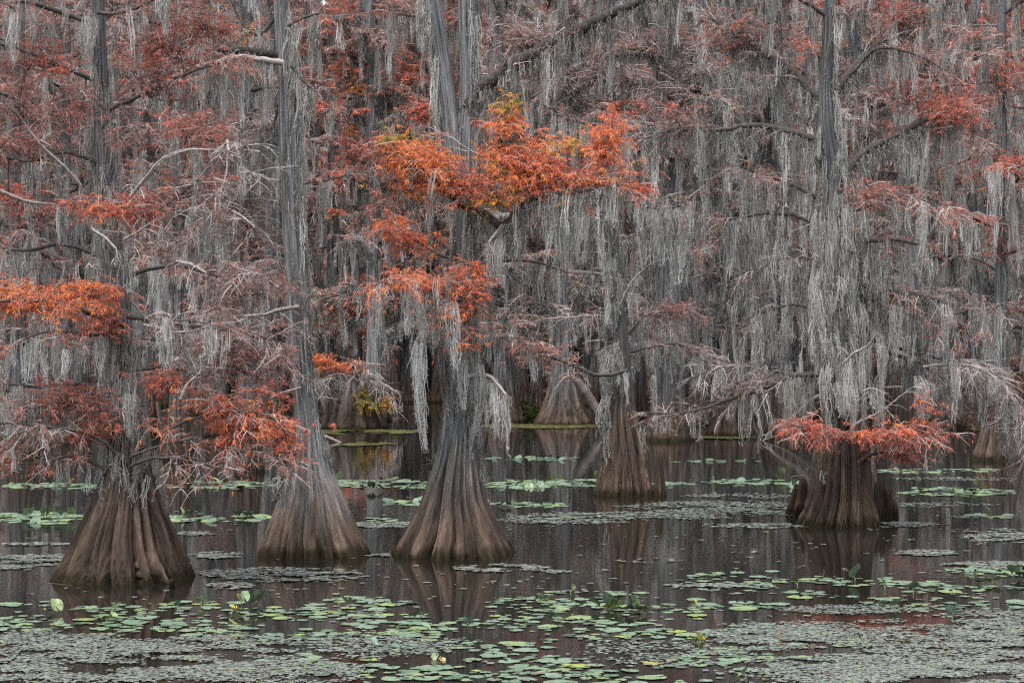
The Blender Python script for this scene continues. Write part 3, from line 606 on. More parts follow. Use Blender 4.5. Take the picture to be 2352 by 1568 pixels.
t.limb([(1950,1000),(2020,995),(2090,988),(2150,998)],(8,3),(-.6,-1.0),clouds=[(2060,995,65,20,70,RE+.09,.05,-1.0),(2000,1003,50,14,40,RE+.08,.05,-1.0),(2115,985,36,22,36,RE+.06,.05,-.9),(2110,914,8,18,9,RE+.08,.03,-1),(2150,938,14,14,9,RE+.06,.04,-.9),(2095,1012,36,14,34,RE+.03,.05,-.9)],nsec=22,lsec=70,ntw=8,ltw=40,nleaf=3,up=.02,tint=RE+.04,sd=.05,nh=4,ttint=.82,droop=.12,**SHORT)
t.limb([(1975,1065),(2000,1045),(2030,1036),(2065,1040)],(9,3),(-.5,-.9),clouds=[(2060,1035,45,14,50,RU+.06,.06)],nsec=8,lsec=60,ntw=6,ltw=40,nleaf=4,tint=RU+.08,nh=0,btint=.05)
t.limb([(1960,975),(2030,940),(2075,905),(2100,900)],(6,2),(-.5,-1.0),dead=True,nsec=8,lsec=70,nh=4,hL=(15,60),hW=(5,12))
t.limb([(1940,975),(1960,930),(1990,905),(2000,885)],(5,2),(-.6,-1.0),dead=True,nsec=6,lsec=60,nh=2,hL=(15,50),hW=(5,12))
t.limb([(1935,835),(1960,812),(1995,792),(2012,765)],(7,4),(-.5,-.9),dead=True,nsec=1,lsec=25,nh=3,hL=(40,160),hW=(8,16))
t.limb([(1915,865),(1870,860),(1815,862),(1770,885),(1700,908),(1600,940),(1540,948),(1478,945)],(12,4),(-.2,.8),clouds=[(1740,880,70,30,60,MV,.1)],nsec=24,lsec=90,ntw=7,ltw=45,nleaf=2,tint=MV+.1,nh=34,hL=(20,110),hW=(8,18),btint=.2,ttint=.7)
t.limb([(1905,880),(1840,865),(1760,850),(1680,838),(1580,870)],(7,3),(.2,1),nsec=24,lsec=80,ntw=8,ltw=45,nleaf=1,tint=MV,nh=24,ttint=.8,droop=.14,hL=(20,90),hW=(8,18))
t.limb([(1975,800),(2060,815),(2140,850),(2210,890),(2280,920),(2330,960),(2350,1040)],(11,3),(.1,.7),clouds=[(2270,940,60,50,60,MV+.02,.08)],nsec=36,lsec=100,ntw=9,ltw=50,nleaf=1,tint=MV+.1,nh=46,hL=(30,140),hW=(9,22),ttint=.8,btint=.25,droop=.17)
t.limb([(2000,780),(2120,815),(2230,838),(2300,870),(2350,940),(2362,1010)],(9,3),(.2,-.2),nsec=44,lsec=95,ntw=9,ltw=50,nleaf=2,tint=MV+.05,nh=60,hL=(30,150),hW=(9,26),ttint=.8,btint=.25,droop=.17,secfrom=.4)
t.limb([(2120,842),(2180,835),(2250,845),(2300,880)],(6,3),(-.3,-.6),dead=True,nsec=16,lsec=80,ntw=6,nh=6,hL=(20,70),hW=(6,14))
t.limb([(1990,690),(2050,672),(2110,678),(2170,700),(2200,780)],(18,4),(0,-.5),nsec=20,lsec=80,ntw=8,ltw=45,nleaf=2,tint=RU+.1,nh=58,hL=(40,180),hW=(10,24),btint=.25,droop=.14)
t.limb([(1920,560),(1990,552),(2060,550),(2110,560)],(15,8),(0,-.5),nsec=10,lsec=80,ntw=6,ltw=45,nleaf=3,tint=RU+.1,nh=44,hL=(40,190),hW=(10,24),btint=.4)
t.limb([(1925,440),(1970,360),(2060,310),(2120,280),(2190,255),(2260,230)],(20,7),(.1,.7),clouds=[(2170,240,90,40,130,RE-.04,.08),(2090,210,60,45,80,RE-.05,.08)],nsec=18,lsec=100,ntw=7,ltw=45,nleaf=5,tint=RE-.06,nh=52,hL=(40,200),hW=(10,24),btint=.2,up=.3)
t.limb([(1905,330),(1830,305),(1740,288),(1640,300),(1540,300),(1480,320)],(17,5),(.1,.7),clouds=[(1560,270,80,30,70,MV+.15,.1)],nsec=18,lsec=90,ntw=6,ltw=45,nleaf=4,tint=MV+.15,nh=60,hL=(40,210),hW=(10,26),btint=.25,mtint=.46)
t.limb([(1900,245),(1860,205),(1820,165),(1760,125),(1690,80),(1630,40)],(22,8),(.1,.7),clouds=[(1640,90,100,50,110,MV+.14,.1),(1730,80,80,40,70,RE-.1,.1)],nsec=18,lsec=110,ntw=7,ltw=50,nleaf=5,tint=MV+.14,nh=44,hL=(40,190),hW=(10,24),btint=.25,ttint=.75)
t.limb([(1900,245),(1940,180),(2000,115),(2060,65),(2120,25),(2200,-40)],(24,8),(.1,.7),clouds=[(2060,40,90,40,110,RE-.12,.08)],nsec=18,lsec=110,ntw=7,ltw=50,nleaf=5,tint=RE-.12,nh=46,hL=(40,190),hW=(10,24),btint=.25)
t.limb([(1955,170),(2010,115),(2080,118),(2150,150),(2180,190)],(8,3),(.1,-.3),clouds=[(2190,250,80,50,120,RE,.07)],nsec=12,lsec=80,ntw=6,ltw=45,nleaf=4,tint=RE,nh=12,ttint=.7,**MED)
t.limb([(1910,470),(1850,440),(1770,405),(1680,380)],(10,4),(.1,.6),nsec=16,lsec=90,ntw=7,ltw=45,nleaf=4,tint=MV+.18,nh=36,hL=(40,190),hW=(10,24),ttint=.75)
t.limb([(1905,540),(1840,500),(1760,490),(1670,505)],(10,4),(.1,.6),clouds=[(1960,470,100,26,80,MV+.2,.12)],nsec=20,lsec=100,ntw=7,ltw=45,nleaf=3,tint=MV+.18,nh=56,hL=(50,220),hW=(10,26),ttint=.75)
t.limb([(1910,620),(1850,590),(1780,600),(1720,640)],(8,3),(.1,.6),nsec=14,lsec=80,ntw=6,ltw=45,nleaf=2,tint=MV+.1,nh=40,hL=(50,220),hW=(10,24),ttint=.7)
t.limb([(1915,500),(2000,470),(2080,450),(2170,480)],(9,3),(-.1,-.9),clouds=[(2050,440,100,24,90,RE-.1,.1)],nsec=20,lsec=90,ntw=8,ltw=45,nleaf=4,tint=RE-.14,nh=44,hL=(40,180),hW=(10,24),ttint=.75)
t.limb([(1890,730),(1840,700),(1790,705),(1740,720)],(7,3),(.1,.4),nsec=12,lsec=70,ntw=6,ltw=40,nleaf=1,tint=MV,nh=30,hL=(40,160),hW=(9,20))
t.limb([(1903,40),(1840,0),(1760,-40)],(12,5),(0,-.3),nsec=12,lsec=110,ntw=7,ltw=45,nleaf=5,tint=MV+.15,nh=20,**LONG)
t.limb([(1903,-80),(2000,-110),(2120,-120)],(12,5),(0,-.3),nsec=12,lsec=110,ntw=7,ltw=45,nleaf=5,tint=RU,nh=20,**LONG)
t.limb([(1903,-100),(1800,-130),(1680,-120)],(12,5),(0,-.3),nsec=12,lsec=110,ntw=7,ltw=45,nleaf=5,tint=RU,nh=20,**LONG)
t.strands([(2025,780,980,26,-.6),(1745,860,1050,14,.4),(1960,860,960,34,-.5),(1920,870,960,30,-.5),(2130,880,960,50,-.3),(2060,700,830,40,-.4),(1880,660,850,50,-.2),(2110,860,940,40,-.5),(2170,700,820,34,-.5)])
TREE5=t
#@@MID@@
ZFLOOR[0]=2.1
# ------------------------------------------------------------------ middle rows: each tree generated on its own seed
def limb_proc(wd,fo,mo,base,az,length,r0,rng,q,rise,nsec,ntw,nleaf,tint,sd,nh,hL,hW,mt,bt,tt,ltw=.3,fuzz=.5,md=1.0):
    d=np.array([math.cos(az),math.sin(az),0]); n=4; pts=[]
    for i in range(n):
        f=i/(n-1); pts.append(base+d*length*f+np.array([rng.normal()*.06*length*(i>0),rng.normal()*.06*length*(i>0),length*(rise*f-.28*f*f+rng.normal()*.035*(i>0))]))
    limb(wd,fo,mo,pts,r0,r0*.3,rng,q=q,nsec=nsec,lsec=length*.32,ntw=ntw,ltw=ltw,nleaf=nleaf,tint=tint,sd=sd,nh=nh,hL=hL,hW=hW,ttint=tt,btint=bt,mtint=mt,fuzz=fuzz,mdens=md,jit=.05)

def mid_tree(label, px, base_py, flare, neck, seed, tint=.3, sd=.12, H=17, lean=0, nl=24, mossn=14, leafn=8, z0=2.8, llen=(1.6,3.4), mt=.56, tt=.8, bark=None, hl=(.5,2.2), name='cypress_tree', front=True, clouds=(), curve=0, tree_h=None, flare_h=2.1):
    Y=float(Yw(base_py)); s=Y/F
    Yc=Y+flare/2*s*.8
    t=Tree(name,label,px,Yc/KY,seed,'mossy cypresses of the rows behind',bark or M_BARK_FAR)
    rng=t.rng; r_f=flare/2*s; r_n=neck/2*s; x0=(px-CX)*Yc/F
    rows=[]
    for f in np.linspace(0,1,26):
        z=-.35+(H+.35)*f**1.5
        e=math.exp(-max(z,0)/flare_h*1.9)*(1-.15*math.exp(-((z-.2)/.5)**2))
        rr=r_n*(1-.5*z/H*1.0)+(r_f-r_n)*e
        rows.append((z,x0+lean*z/15*2+curve*math.sin(z*.5+seed)*.12,Yc+.08*math.sin(z*.4+seed),rr))
    b=Buf(); t.tr=trunk_geo(b,rows,rng,r_n,13,80,84,.22,neckdepth=.07); t.trunk_o=b.obj('trunk',[t.bark],t.root,t.loc)
    b=Buf(); trunk_moss(b,t.tr,2.2,H*.9,int(46),rng,t.q,hL=(.5,1.7),hW=(.08,.2),tint=mt,fuzz=.4); tag(b.obj('moss',[M_MOSS],t.trunk_o,t.loc),kind='stuff')
    fo,mo=Buf(),Buf()
    zz,tx,ty,trd=t.tr
    for i in range(nl):
        z=z0+(H-z0-.3)*((i+rng.random())/nl); up=min(1,max(0,(z-6.5)/4))
        az=rng.uniform(0,2*np.pi)
        if front and rng.random()<.35: az=rng.uniform(-np.pi*.95,-np.pi*.05)
        L=rng.uniform(*llen)*(1-.45*max(0,(z-H*.6)/(H*.4)))
        wd=Buf(); base=np.array([np.interp(z,zz,tx),np.interp(z,zz,ty),z])
        g=np.clip(tint-.06+rng.normal()*sd,0,.8)
        limb_proc(wd,fo,mo,base,az,L,max(.02,r_n*.28*rng.uniform(.6,1.2)),rng,t.q,rng.uniform(.05,.5),11+int(6*up),8+int(3*up),leafn*(1+.35*up)*rng.uniform(.3,1.7),g,.06,int(mossn*(.95-.35*up)),hl,(.10,.28),mt+rng.normal()*.06,rng.uniform(.05,.5),tt,fuzz=.5)
        wd.obj('branch',[M_LIMB],t.root,t.loc)
    for cl in clouds:
        cx,cy,rx,ry,n,tn,sdd,dy=cl[:8]; e=dict(nleaf=12,ltw=.4); e.update(cl[8] if len(cl)>8 else {})
        wd=Buf(); Yd=Yc+dy; c=W(cx,cy,Yd)
        zb=min(H*.95,max(.8,c[2]-ry*Yd/F*1.5)); base=np.array([np.interp(zb,zz,tx),np.interp(zb,zz,ty),zb])
        limb(wd,fo,mo,[base,(base+c)/2+[0,0,.15],c],max(.02,r_n*.2),.008,rng,q=t.q,nsec=8,lsec=.8,ntw=5,ltw=.35,nleaf=3,tint=tn,nh=8,hL=(.3,1.1),hW=(.1,.2),fuzz=.4)
        leaf_cloud(wd,fo,c,np.array([rx,max(rx*.6,ry),ry])*Yd/F,n,rng,t.q,tn,sdd,**e)
        wd.obj('branch',[M_LIMB],t.root,t.loc)
    if fo.n: tag(fo.obj('foliage',[M_LEAF],t.root,t.loc),kind='stuff')
    tag(mo.obj('moss',[M_MOSS],t.root,t.loc),kind='stuff')
    return t

PT=dict(nleaf=6,ltw=.75,ttint=.9)
MID=[
 dict(label='mossy cypress seen through the twigs between the squat left tree and the tall slim one',px=566,base_py=1086,flare=84,neck=34,seed=31,tint=MV+.08,sd=.07,nl=24,mossn=12,leafn=8,clouds=[(590,560,90,80,200,MV+.06,.07,-.5),(560,330,90,70,150,RU,.08,.2),(570,460,90,60,200,MV+.06,.07,-.6,PT),(600,380,60,50,120,MV+.1,.07,-.6,PT)]),
 dict(label='half hidden cypress with red-brown sprays just right behind the squat left tree',px=410,base_py=1058,flare=78,neck=34,seed=32,tint=RU+.02,leafn=6,clouds=[(430,420,110,60,150,RU+.06,.08,-.5),(380,560,90,40,100,RU,.1,-.4)]),
 dict(label='shaded cypress at the left edge behind the drooping pale twigs',px=45,base_py=1050,flare=95,neck=40,seed=33,tint=RU+.05,leafn=6,clouds=[(60,230,110,90,170,RU+.05,.08,-.5),(90,480,90,50,110,RE,.08,-.4)],mossn=18),
 dict(label='dark cypress trunk between the left edge and the squat flared tree',px=150,base_py=1015,flare=70,neck=34,seed=34,tint=RU,leafn=6,mossn=18),
 dict(label='grey cypress behind the upper twigs of the squat left tree, moss in long tassels',px=330,base_py=1000,flare=80,neck=36,seed=35,tint=RU,mossn=20,leafn=5),
 dict(label='slender cypress close behind the tall slim trunk on its left side',px=500,base_py=1005,flare=70,neck=30,seed=36,tint=MV+.12,leafn=6),
 dict(label='tall pale straight cypress trunk rising beside the low broad stump',px=862,base_py=968,flare=86,neck=34,seed=37,tint=RU+.05,leafn=5,clouds=[(800,60,80,60,110,OR-.08,.1,.3),(800,170,80,50,110,BO-.05,.15,-.3),(820,360,70,60,110,RU+.15,.1,-.4),(955,250,55,26,120,RE+.03,.04,-.8),(820,330,60,40,60,BO,.1,-.2)],lean=-.12,mossn=8,bark=M_BARK_PALE),
 dict(label='grey cypress with a leaning bare trunk right behind the forked orange tree',px=1160,base_py=972,flare=104,neck=40,seed=38,tint=MV+.1,lean=-.12,leafn=4,mossn=9,bark=M_BARK,clouds=[(1225,500,50,40,60,RE,.08,.5)]),
 dict(label='cypress with a broad bell-shaped fluted base beside a leaning log',px=1293,base_py=977,flare=140,neck=42,seed=39,tint=MV+.1,leafn=4,mossn=9,mt=.56,flare_h=1.8,bark=M_BARK,clouds=[(1210,80,100,60,230,MV+.12,.08,-.3,PT),(1300,190,100,50,200,MV+.08,.06,-.4,PT),(1160,190,60,40,110,MV+.1,.06,-.6,PT),(1380,160,90,50,200,MV+.1,.06,-.5,PT)]),
 dict(label='small dark stem squeezed between the bell-based tree and the pale twigged one',px=1404,base_py=962,flare=60,neck=36,seed=40,tint=MV+.1,leafn=4,tt=.7),
 dict(label='stout brown cypress stump with a ribbed skirt right behind the pale twigged tree',px=1535,base_py=1014,flare=122,neck=60,seed=41,tint=MV+.1,leafn=3,tt=.75,mossn=20,mt=.58,H=16,clouds=[(1500,90,100,60,220,MV+.14,.08,-.4,PT),(1560,210,110,50,220,MV+.1,.07,-.5,PT),(1480,310,80,40,120,MV+.14,.07,-.4,PT)]),
 dict(label='massive ribbed cypress with twin pale stems, left of the tree with the red ring',px=1682,base_py=1003,flare=128,neck=58,seed=42,tint=MV+.12,leafn=3,tt=.72,mossn=22,mt=.56,hl=(.8,2.8)),
 dict(label='crooked gnarled cypress base right beside the massive ribbed one',px=1790,base_py=1001,flare=92,neck=44,seed=43,tint=MV+.12,leafn=3,mossn=22,mt=.54,curve=1,hl=(.8,2.8)),
 dict(label='moss-curtained cypress directly behind the red-ringed tree on its right',px=2090,base_py=990,flare=90,neck=40,seed=44,tint=RE-.1,leafn=4,mossn=20,mt=.54,hl=(.8,2.6),clouds=[(2120,170,90,60,110,RE,.08,0)]),
 dict(label='right edge cypress on a wide dark stump behind the drooping twigs',px=2300,base_py=1060,flare=140,neck=30,seed=45,tint=RE-.08,leafn=5,mossn=16,mt=.54,z0=3.2,clouds=[(2300,200,80,60,160,RE,.07,-.3),(2310,400,80,40,110,RE-.02,.07,-.4),(2180,300,80,40,120,RE,.07,-.2),(2320,540,60,40,50,RE-.05,.08,-.4)]),
 dict(label='pale upright cypress trunk near the upper right corner, bare bark above the moss',px=2240,base_py=985,flare=84,neck=46,seed=46,tint=RE,leafn=6,mossn=12,clouds=[(2320,60,60,50,140,BO-.08,.08,1),(2080,130,70,50,110,OR-.06,.06,.5),(2330,130,50,40,90,BO-.1,.06,.6)]),
 dict(label='cypress in long grey moss between the twin-stemmed tree and the pale twigged one',px=1610,base_py=975,flare=80,neck=38,seed=47,tint=MV+.12,leafn=4,mossn=18,mt=.56,hl=(.8,2.8),tt=.7,clouds=[(1660,60,110,60,220,MV+.16,.09,-.4,PT),(1720,180,90,50,160,MV+.16,.09,-.4,PT),(1790,50,80,60,140,RE-.12,.09,-.4,PT)]),
 dict(label='mossy cypress behind the water gap left of the forked orange tree',px=765,base_py=950,flare=70,neck=34,seed=48,tint=OR-.1,leafn=5,mossn=14),
 dict(label='cypress at the far right hung with bluish moss, behind the wide dark stump',px=2385,base_py=1010,flare=80,neck=40,seed=49,tint=RE-.05,leafn=5,mossn=20),
 dict(label='mossy cypress behind the right branch of the red-ringed tree',px=1960,base_py=962,flare=80,neck=40,seed=50,tint=MV+.2,leafn=4,mossn=20,hl=(.8,2.6)),
]
for k in MID: mid_tree(**k)

ZFLOOR[0]=.12
# low broad stump with a small leafy top, in front of the tall pale trunk
Ys=float(Yw(988))/KY; t=Tree('cypress_stump','low broad fluted cypress stump with drooping pale twigs and an orange tuft on top',810,Ys+.9,60,None,M_BARK_FAR,'tree stump')
t.trunk([(981,733,888),(955,744,880),(925,752,872),(895,764,862),(872,775,850)],44,15,.22,rings=60,seg=110)
t.limb([(815,880),(785,868),(750,868),(725,885)],(8,3),(-.2,-.9),clouds=[(780,838,55,16,110,OR+.04,.06,-.3),(745,828,22,12,40,BO-.04,.05,-.3)],nsec=16,lsec=70,ntw=8,ltw=45,nleaf=1,tint=MV,nh=22,hL=(20,80),hW=(8,18),ttint=.75,droop=.17)
t.limb([(820,880),(850,868),(880,885),(892,915)],(8,3),(-.2,-.9),clouds=[(850,915,32,26,90,YE+.03,.05,-.9),(885,930,14,16,30,YE-.06,.05,-.8)],nsec=16,lsec=60,ntw=8,ltw=40,nleaf=1,tint=MV,nh=14,hL=(20,60),hW=(8,16),ttint=.8,droop=.18)
t.limb([(815,875),(812,840),(840,845),(815,860)],(6,3),(-.3,-1.2),clouds=[(820,845,28,14,50,OR,.05,-.4)],nsec=10,lsec=60,ntw=8,ltw=40,nleaf=1,tint=RE,nh=8,hL=(20,60),hW=(8,16),ttint=.8,droop=.17)
# hanging orange spray above the stump comes from the tall trunk behind
t=Tree('cypress_sapling','thin young cypress with two tiers of orange sprays beside the tall pale trunk',815,float(Yw(962))/KY,61,None,M_BARK_FAR,'tree')
t.trunk([(960,822,836),(900,824,835),(800,824,833),(700,822,830),(600,818,825)],5,7,.1,rings=50,seg=24)
t.limb([(826,730),(810,715),(790,705),(770,712)],(4,2),(-.2,-.6),clouds=[(808,708,40,18,110,BO-.05,.08),(830,700,25,14,40,BO,.08)],nsec=8,lsec=40,ntw=6,ltw=35,nleaf=4,tint=BO-.08,nh=8,hL=(30,110),hW=(8,16))
t.limb([(826,765),(815,745),(800,742),(780,750)],(4,2),(-.2,-.6),clouds=[(820,742,45,16,110,OR+.06,.06),(845,765,14,20,40,OR+.04,.05),(780,752,24,9,30,BO-.06,.05)],nsec=8,lsec=40,ntw=6,ltw=35,nleaf=4,tint=OR+.05,nh=10,hL=(30,110),hW=(8,16))
t.limb([(828,835),(845,815),(865,812),(880,825)],(4,2),(-.2,-.5),clouds=[(850,812,30,9,50,OR+.04,.06)],nsec=6,lsec=40,ntw=5,ltw=30,nleaf=4,tint=OR,nh=5,hL=(20,70),hW=(7,14))

# leaning log beside the bell-based tree
def log(name,label,cat,pts,w,Y,seed,mat,btw=None,dy=(0,0),**kw):
    rng=rngs(seed); P=W([p[0] for p in pts],[p[1] for p in pts],Y+np.linspace(dy[0],dy[1],len(pts))); s=Y/F
    wd,fo,mo=Buf(),Buf(),Buf()
    limb(wd,fo,mo,P,w[0]/2*s,w[1]/2*s,rng,**kw)
    o=wd.obj(name,[mat],None,tuple(P[0])); tag(o,label,cat)
    if mo.n: tag(mo.obj('moss',[M_MOSS],o,tuple(P[0])),kind='stuff')
    return o
log('leaning_log','grey log leaning against the right side of the bell-shaped cypress base','log',[(1322,868),(1345,900),(1368,935),(1384,965)],(22,20),53.5*KY,71,M_LIMB,nsec=2,lsec=.4,ntw=1,nleaf=0,nh=3,btint=.42,q=2)
log('driftwood_branch','pale crooked dead branch slanting into the water left of the red-ringed stump','branch',[(1900,918),(1880,910),(1858,922),(1830,950),(1790,975),(1762,1000),(1756,1010)],(12,5),float(Yw(1012)),72,M_LIMB,nsec=5,lsec=.5,ntw=3,ltw=.3,nleaf=0,nh=0,btint=.40,ttint=.5,q=1.8,jit=.0,dy=(.5,0))
log('driftwood_branch','dark dead branch lying low in the water just under the pale slanting one','branch',[(1880,945),(1840,970),(1800,995),(1756,1010)],(10,5),float(Yw(1012)),73,M_LIMB,nsec=4,lsec=.4,ntw=2,nleaf=0,nh=0,btint=.2,q=1.3)
log('floating_stick','short weathered stick poking out of the water right of the tall slim trunk','stick',[(728,994),(750,1003),(785,1018)],(8,6),float(Yw(1015)),74,M_TWIG,nsec=1,lsec=.2,ntw=0,nleaf=0,nh=0,btint=.6,q=1.5)
log('water_twig','thin dark twig arching from the water left of the squat flared base','twig',[(58,1366),(80,1352),(96,1340),(110,1338)],(3,1.5),float(Yw(1364)),75,M_TWIG,nsec=1,lsec=.06,ntw=0,nleaf=0,nh=0,btint=.1,q=.7,secfrom=.7)

# cypress knees
def knee(label,px,base_py,lumps,seed,bark=None):
    Y=float(Yw(base_py)); rng=rngs(seed); s=Y/F; x0=(px-CX)*s
    o=None; root=tag(empty('cypress_knee',(x0,Y,0)),label,'cypress knee')
    for (dx,w,h,lx,dyy) in lumps:
        rows=[]
        for f in np.linspace(0,1,14):
            z=-.15+(h*s+.15)*f; r=w/2*s*(1-.55*f**.8)*(1+.12*math.sin(f*7+dx))*(1 if f<.93 else .55)
            rows.append((z,x0+dx*s+lx*s*f,Y+dyy+.03*math.sin(f*5),max(r,.012)))
        b=Buf(); trunk_geo(b,rows,rng,w*.2*s,7,44,48,.12,neckdepth=.1); b.obj('knob',[bark or M_BARK_BROWN],root,(x0,Y,0))
K='cypress knees beside the trunks'
knee('single upright brown cypress knee standing right beside the narrow ribbed tree in mid water',1516,1138,[(0,34,102,-3,-.05)],81)
knee('small pointed knee leaning on the left shoulder of the forked orange tree base',992,1265,[(0,26,178,-6,.25)],82,M_BARK)
knee('clump of blunt knees at the left foot of the red-ringed stump',1840,1186,[(0,34,86,8,.25),(-20,26,70,14,.35),(14,26,80,4,.5),(-10,30,34,4,.1)],83)
knee('tall knobbly knees crowded at the right foot of the red-ringed stump',2035,1193,[(0,30,90,-2,.3),(-32,34,120,-8,.45),(14,28,70,-2,.25),(-14,26,84,-4,.2),(28,30,44,-6,.25),(-46,30,90,-12,.1)],84)
knee('stubby knee tucked into the front right of the squat left base',396,1352,[(0,24,24,0,-.02)],85)

# ------------------------------------------------------------------ far rows: six kinds of tree, copied with their parts
def far_proto(seed,H,tint,nl,mossn,leafn,rn,rf,hl,mt):
    rng=rngs(seed); q=2.6; rows=[]
    for f in np.linspace(0,1,24):
        z=-.35+(H+.35)*f**1.5; e=math.exp(-max(z,0)/1.1)
        rows.append((z,.10*math.sin(z*.35+seed),.1*math.cos(z*.3),rn*(1-.55*z/H)+(rf-rn)*e))
    b=Buf(); tr=trunk_geo(b,rows,rng,rn,11,60,52,.3,neckdepth=.12); me_t=b.mesh('trunk',[M_BARK_FAR])
    cr,mo=Buf(),Buf(); zz,tx,ty,_=tr
    fo=Buf()
    for i in range(nl):
        z=3.6+(H-3.9)*((i+rng.random())/nl); up=min(1,max(0,(z-8)/5)); az=rng.uniform(0,2*np.pi); L=rng.uniform(1.5,3.6)*(1-.4*max(0,(z-H*.6)/(H*.4)))
        limb_proc(cr,fo,mo,np.array([np.interp(z,zz,tx),np.interp(z,zz,ty),z]),az,L,.05,rng,q,rng.uniform(.05,.5),7+int(6*up),5+int(4*up),leafn*(1+.4*up)*rng.uniform(.2,1.8),float(np.clip(tint+rng.normal()*.11,0,.8)),.06,int(mossn*(1-.4*up)),hl,(.14,.4),mt+rng.normal()*.06,rng.uniform(.05,.4),.72,ltw=.45,fuzz=.25)
    trunk_moss(mo,tr,2.0,H*.9,44,rng,q,hL=(.6,2.2),hW=(.1,.25),tint=mt,fuzz=.2)
    c=Buf(); 
    for bb,mi in ((cr,0),(fo,1)):
        for v,f,tt,k in zip(bb.v,bb.f,bb.t,bb.k): pass
    n=cr.n
    c.v=cr.v+fo.v; c.t=cr.t+fo.t; c.k=cr.k+fo.k; c.f=cr.f+[f+n for f in fo.f]; c.m=cr.m+[m+1 for m in fo.m]; c.n=n+fo.n
    return me_t,c.mesh('crown',[M_TWIG,M_LEAF]),mo.mesh('moss',[M_MOSS])
ZFLOOR[0]=2.7
PROTO=[far_proto(201,22,.19,26,16,5,.24,.62,(.7,2.8),.54),far_proto(202,24,.29,26,13,7,.27,.75,(.7,2.6),.52),far_proto(203,20,MV+.1,24,18,4,.20,.55,(.8,3.2),.56),
       far_proto(204,25,.38,28,13,7,.3,.8,(.6,2.4),.52),far_proto(205,23,MV+.15,26,20,3,.25,.7,(.8,3.2),.57),far_proto(206,21,.24,24,16,6,.18,.5,(.7,2.8),.5)]
KINDS=[('rust','left'),('red','')]
def far_tree(x,Y,k,rot,sc,label):
    r=tag(empty('cypress_tree',(x,Y,0)),label,'tree','crowded cypresses of the dark far rows'); r.rotation_euler.z=rot; r.scale=(sc,sc,sc)
    for nm,me in zip(('trunk','crown','moss'),PROTO[k]):
        o=bpy.data.objects.new(nm,me); COL.objects.link(o); o.parent=r
        if nm=='moss': o['kind']='stuff'
def zone(px,Y):
    if px<-60 or px>2412: return 'far mossy cypress beyond the edge of the view'
    row='first' if Y<100 else 'deeper'
    w=('behind the squat left tree' if px<620 else 'between slim trunk and forked orange tree' if px<1040 else
       'between forked orange and pale twigged trees' if px<1440 else 'between pale twigged and red-ringed trees' if px<1900 else 'right of the red-ringed tree')
    return f'mossy cypress in the {row} far row, {w}'
rg=rngs(7); placed=[]
for px,py,k in ((895,926,0),(922,921,1),(948,924,3),(984,921,5),(1006,924,1),(1028,919,0),(1205,925,2),(1232,918,4),(1345,925,1),(1372,931,3),(1455,930,0),(700,935,3),(640,930,1),(1098,952,0),(1232,948,2),(1462,955,3),(1580,950,0),(1745,962,3),(1862,955,1),(1905,945,0),(2035,950,3),(2150,960,2),(2205,948,1),(620,955,3),(470,950,1),(250,955,0),(90,960,2)):
    Y=float(Yw(py)); x=(px-CX)*Y/F; placed.append((x,Y)); far_tree(x,Y,k,rg.uniform(0,6.28),rg.uniform(.8,1.0),zone(px,Y))
for row,Y0 in enumerate((82,90,98,107,117,129,141)):
    half=Y0*.262*1.5; n=int(2*half/(3.6+.25*row))
    for i in range(n):
        x=-half+2*half*(i+rg.uniform(.1,.9))/n; Y=Y0+rg.uniform(-4,4); px=CX+x*F/Y
        if Y<99 and 870<px<1260 and row<2: continue
        if any((x-a)**2+(Y-b_)**2<2.2 for a,b_ in placed): continue
        placed.append((x,Y))
        tone=px
        ks=[0,1,5,3] if px<700 else [1,3,0,3] if px<1050 else [2,4,2,0] if px<1900 else [4,1,2,1]
        far_tree(x,Y,ks[rg.integers(0,4)],rg.uniform(0,6.28),rg.uniform(.85,1.15),zone(px,Y))

# far-off wood that reads as one mass
def far_wood():
    rng=rngs(9); b=Buf(); n=42000
    Y=rng.uniform(148,205,n); X=rng.uniform(-1,1,n)*Y*.48; Z=rng.random(n)**.9*48+.5
    hn=14000; hangs(b,np.stack([X[:hn],Y[:hn],Z[:hn]],-1),rng.uniform(1,4,hn),rng.uniform(.3,.7,hn),rng,6.0,.5,.42,0)
    P=curves(np.stack([X,Y,Z],-1),rng.normal(size=(n,3))*[1,1,.5],rng.uniform(.6,1.6,n),4,.1,.4,rng)
    strips(b,P,np.array([.3,.8,.7,.2])[None]*rng.uniform(.5,1.3,n)[:,None],rng.uniform(.05,.5,n),rng,1)
    k=16000; P=curves(np.stack([rng.uniform(-1,1,k)*105,rng.uniform(190,225,k),rng.uniform(18,58,k)],-1),rng.normal(size=(k,3))*[1,1,.5],rng.uniform(1.2,2.6,k),4,.1,.4,rng)
    strips(b,P,np.array([.4,1.1,.9,.3])[None]*rng.uniform(.6,1.3,k)[:,None],rng.uniform(.02,.4,k),rng,1)
    m=150; Yt=rng.uniform(148,205,m); Xt=rng.uniform(-1,1,m)*Yt*.46
    P=np.stack([np.stack([Xt+rng.normal(size=m)*.2,Yt,np.full(m,z)],-1) for z in (-.3,1,3,9,18,28)],1)
    tubes(b,P,rng.uniform(.7,1.3,m)[:,None]*np.array([.7,.45,.32,.26,.2,.1])[None],.3,9,2)
    o=b.obj('far_woods',[M_MOSS,M_LEAF,M_TWIG]); tag(o,'dim mass of far woods closing the swamp behind the mossy rows','woods',kind='stuff')
far_wood()
ZFLOOR[0]=.12
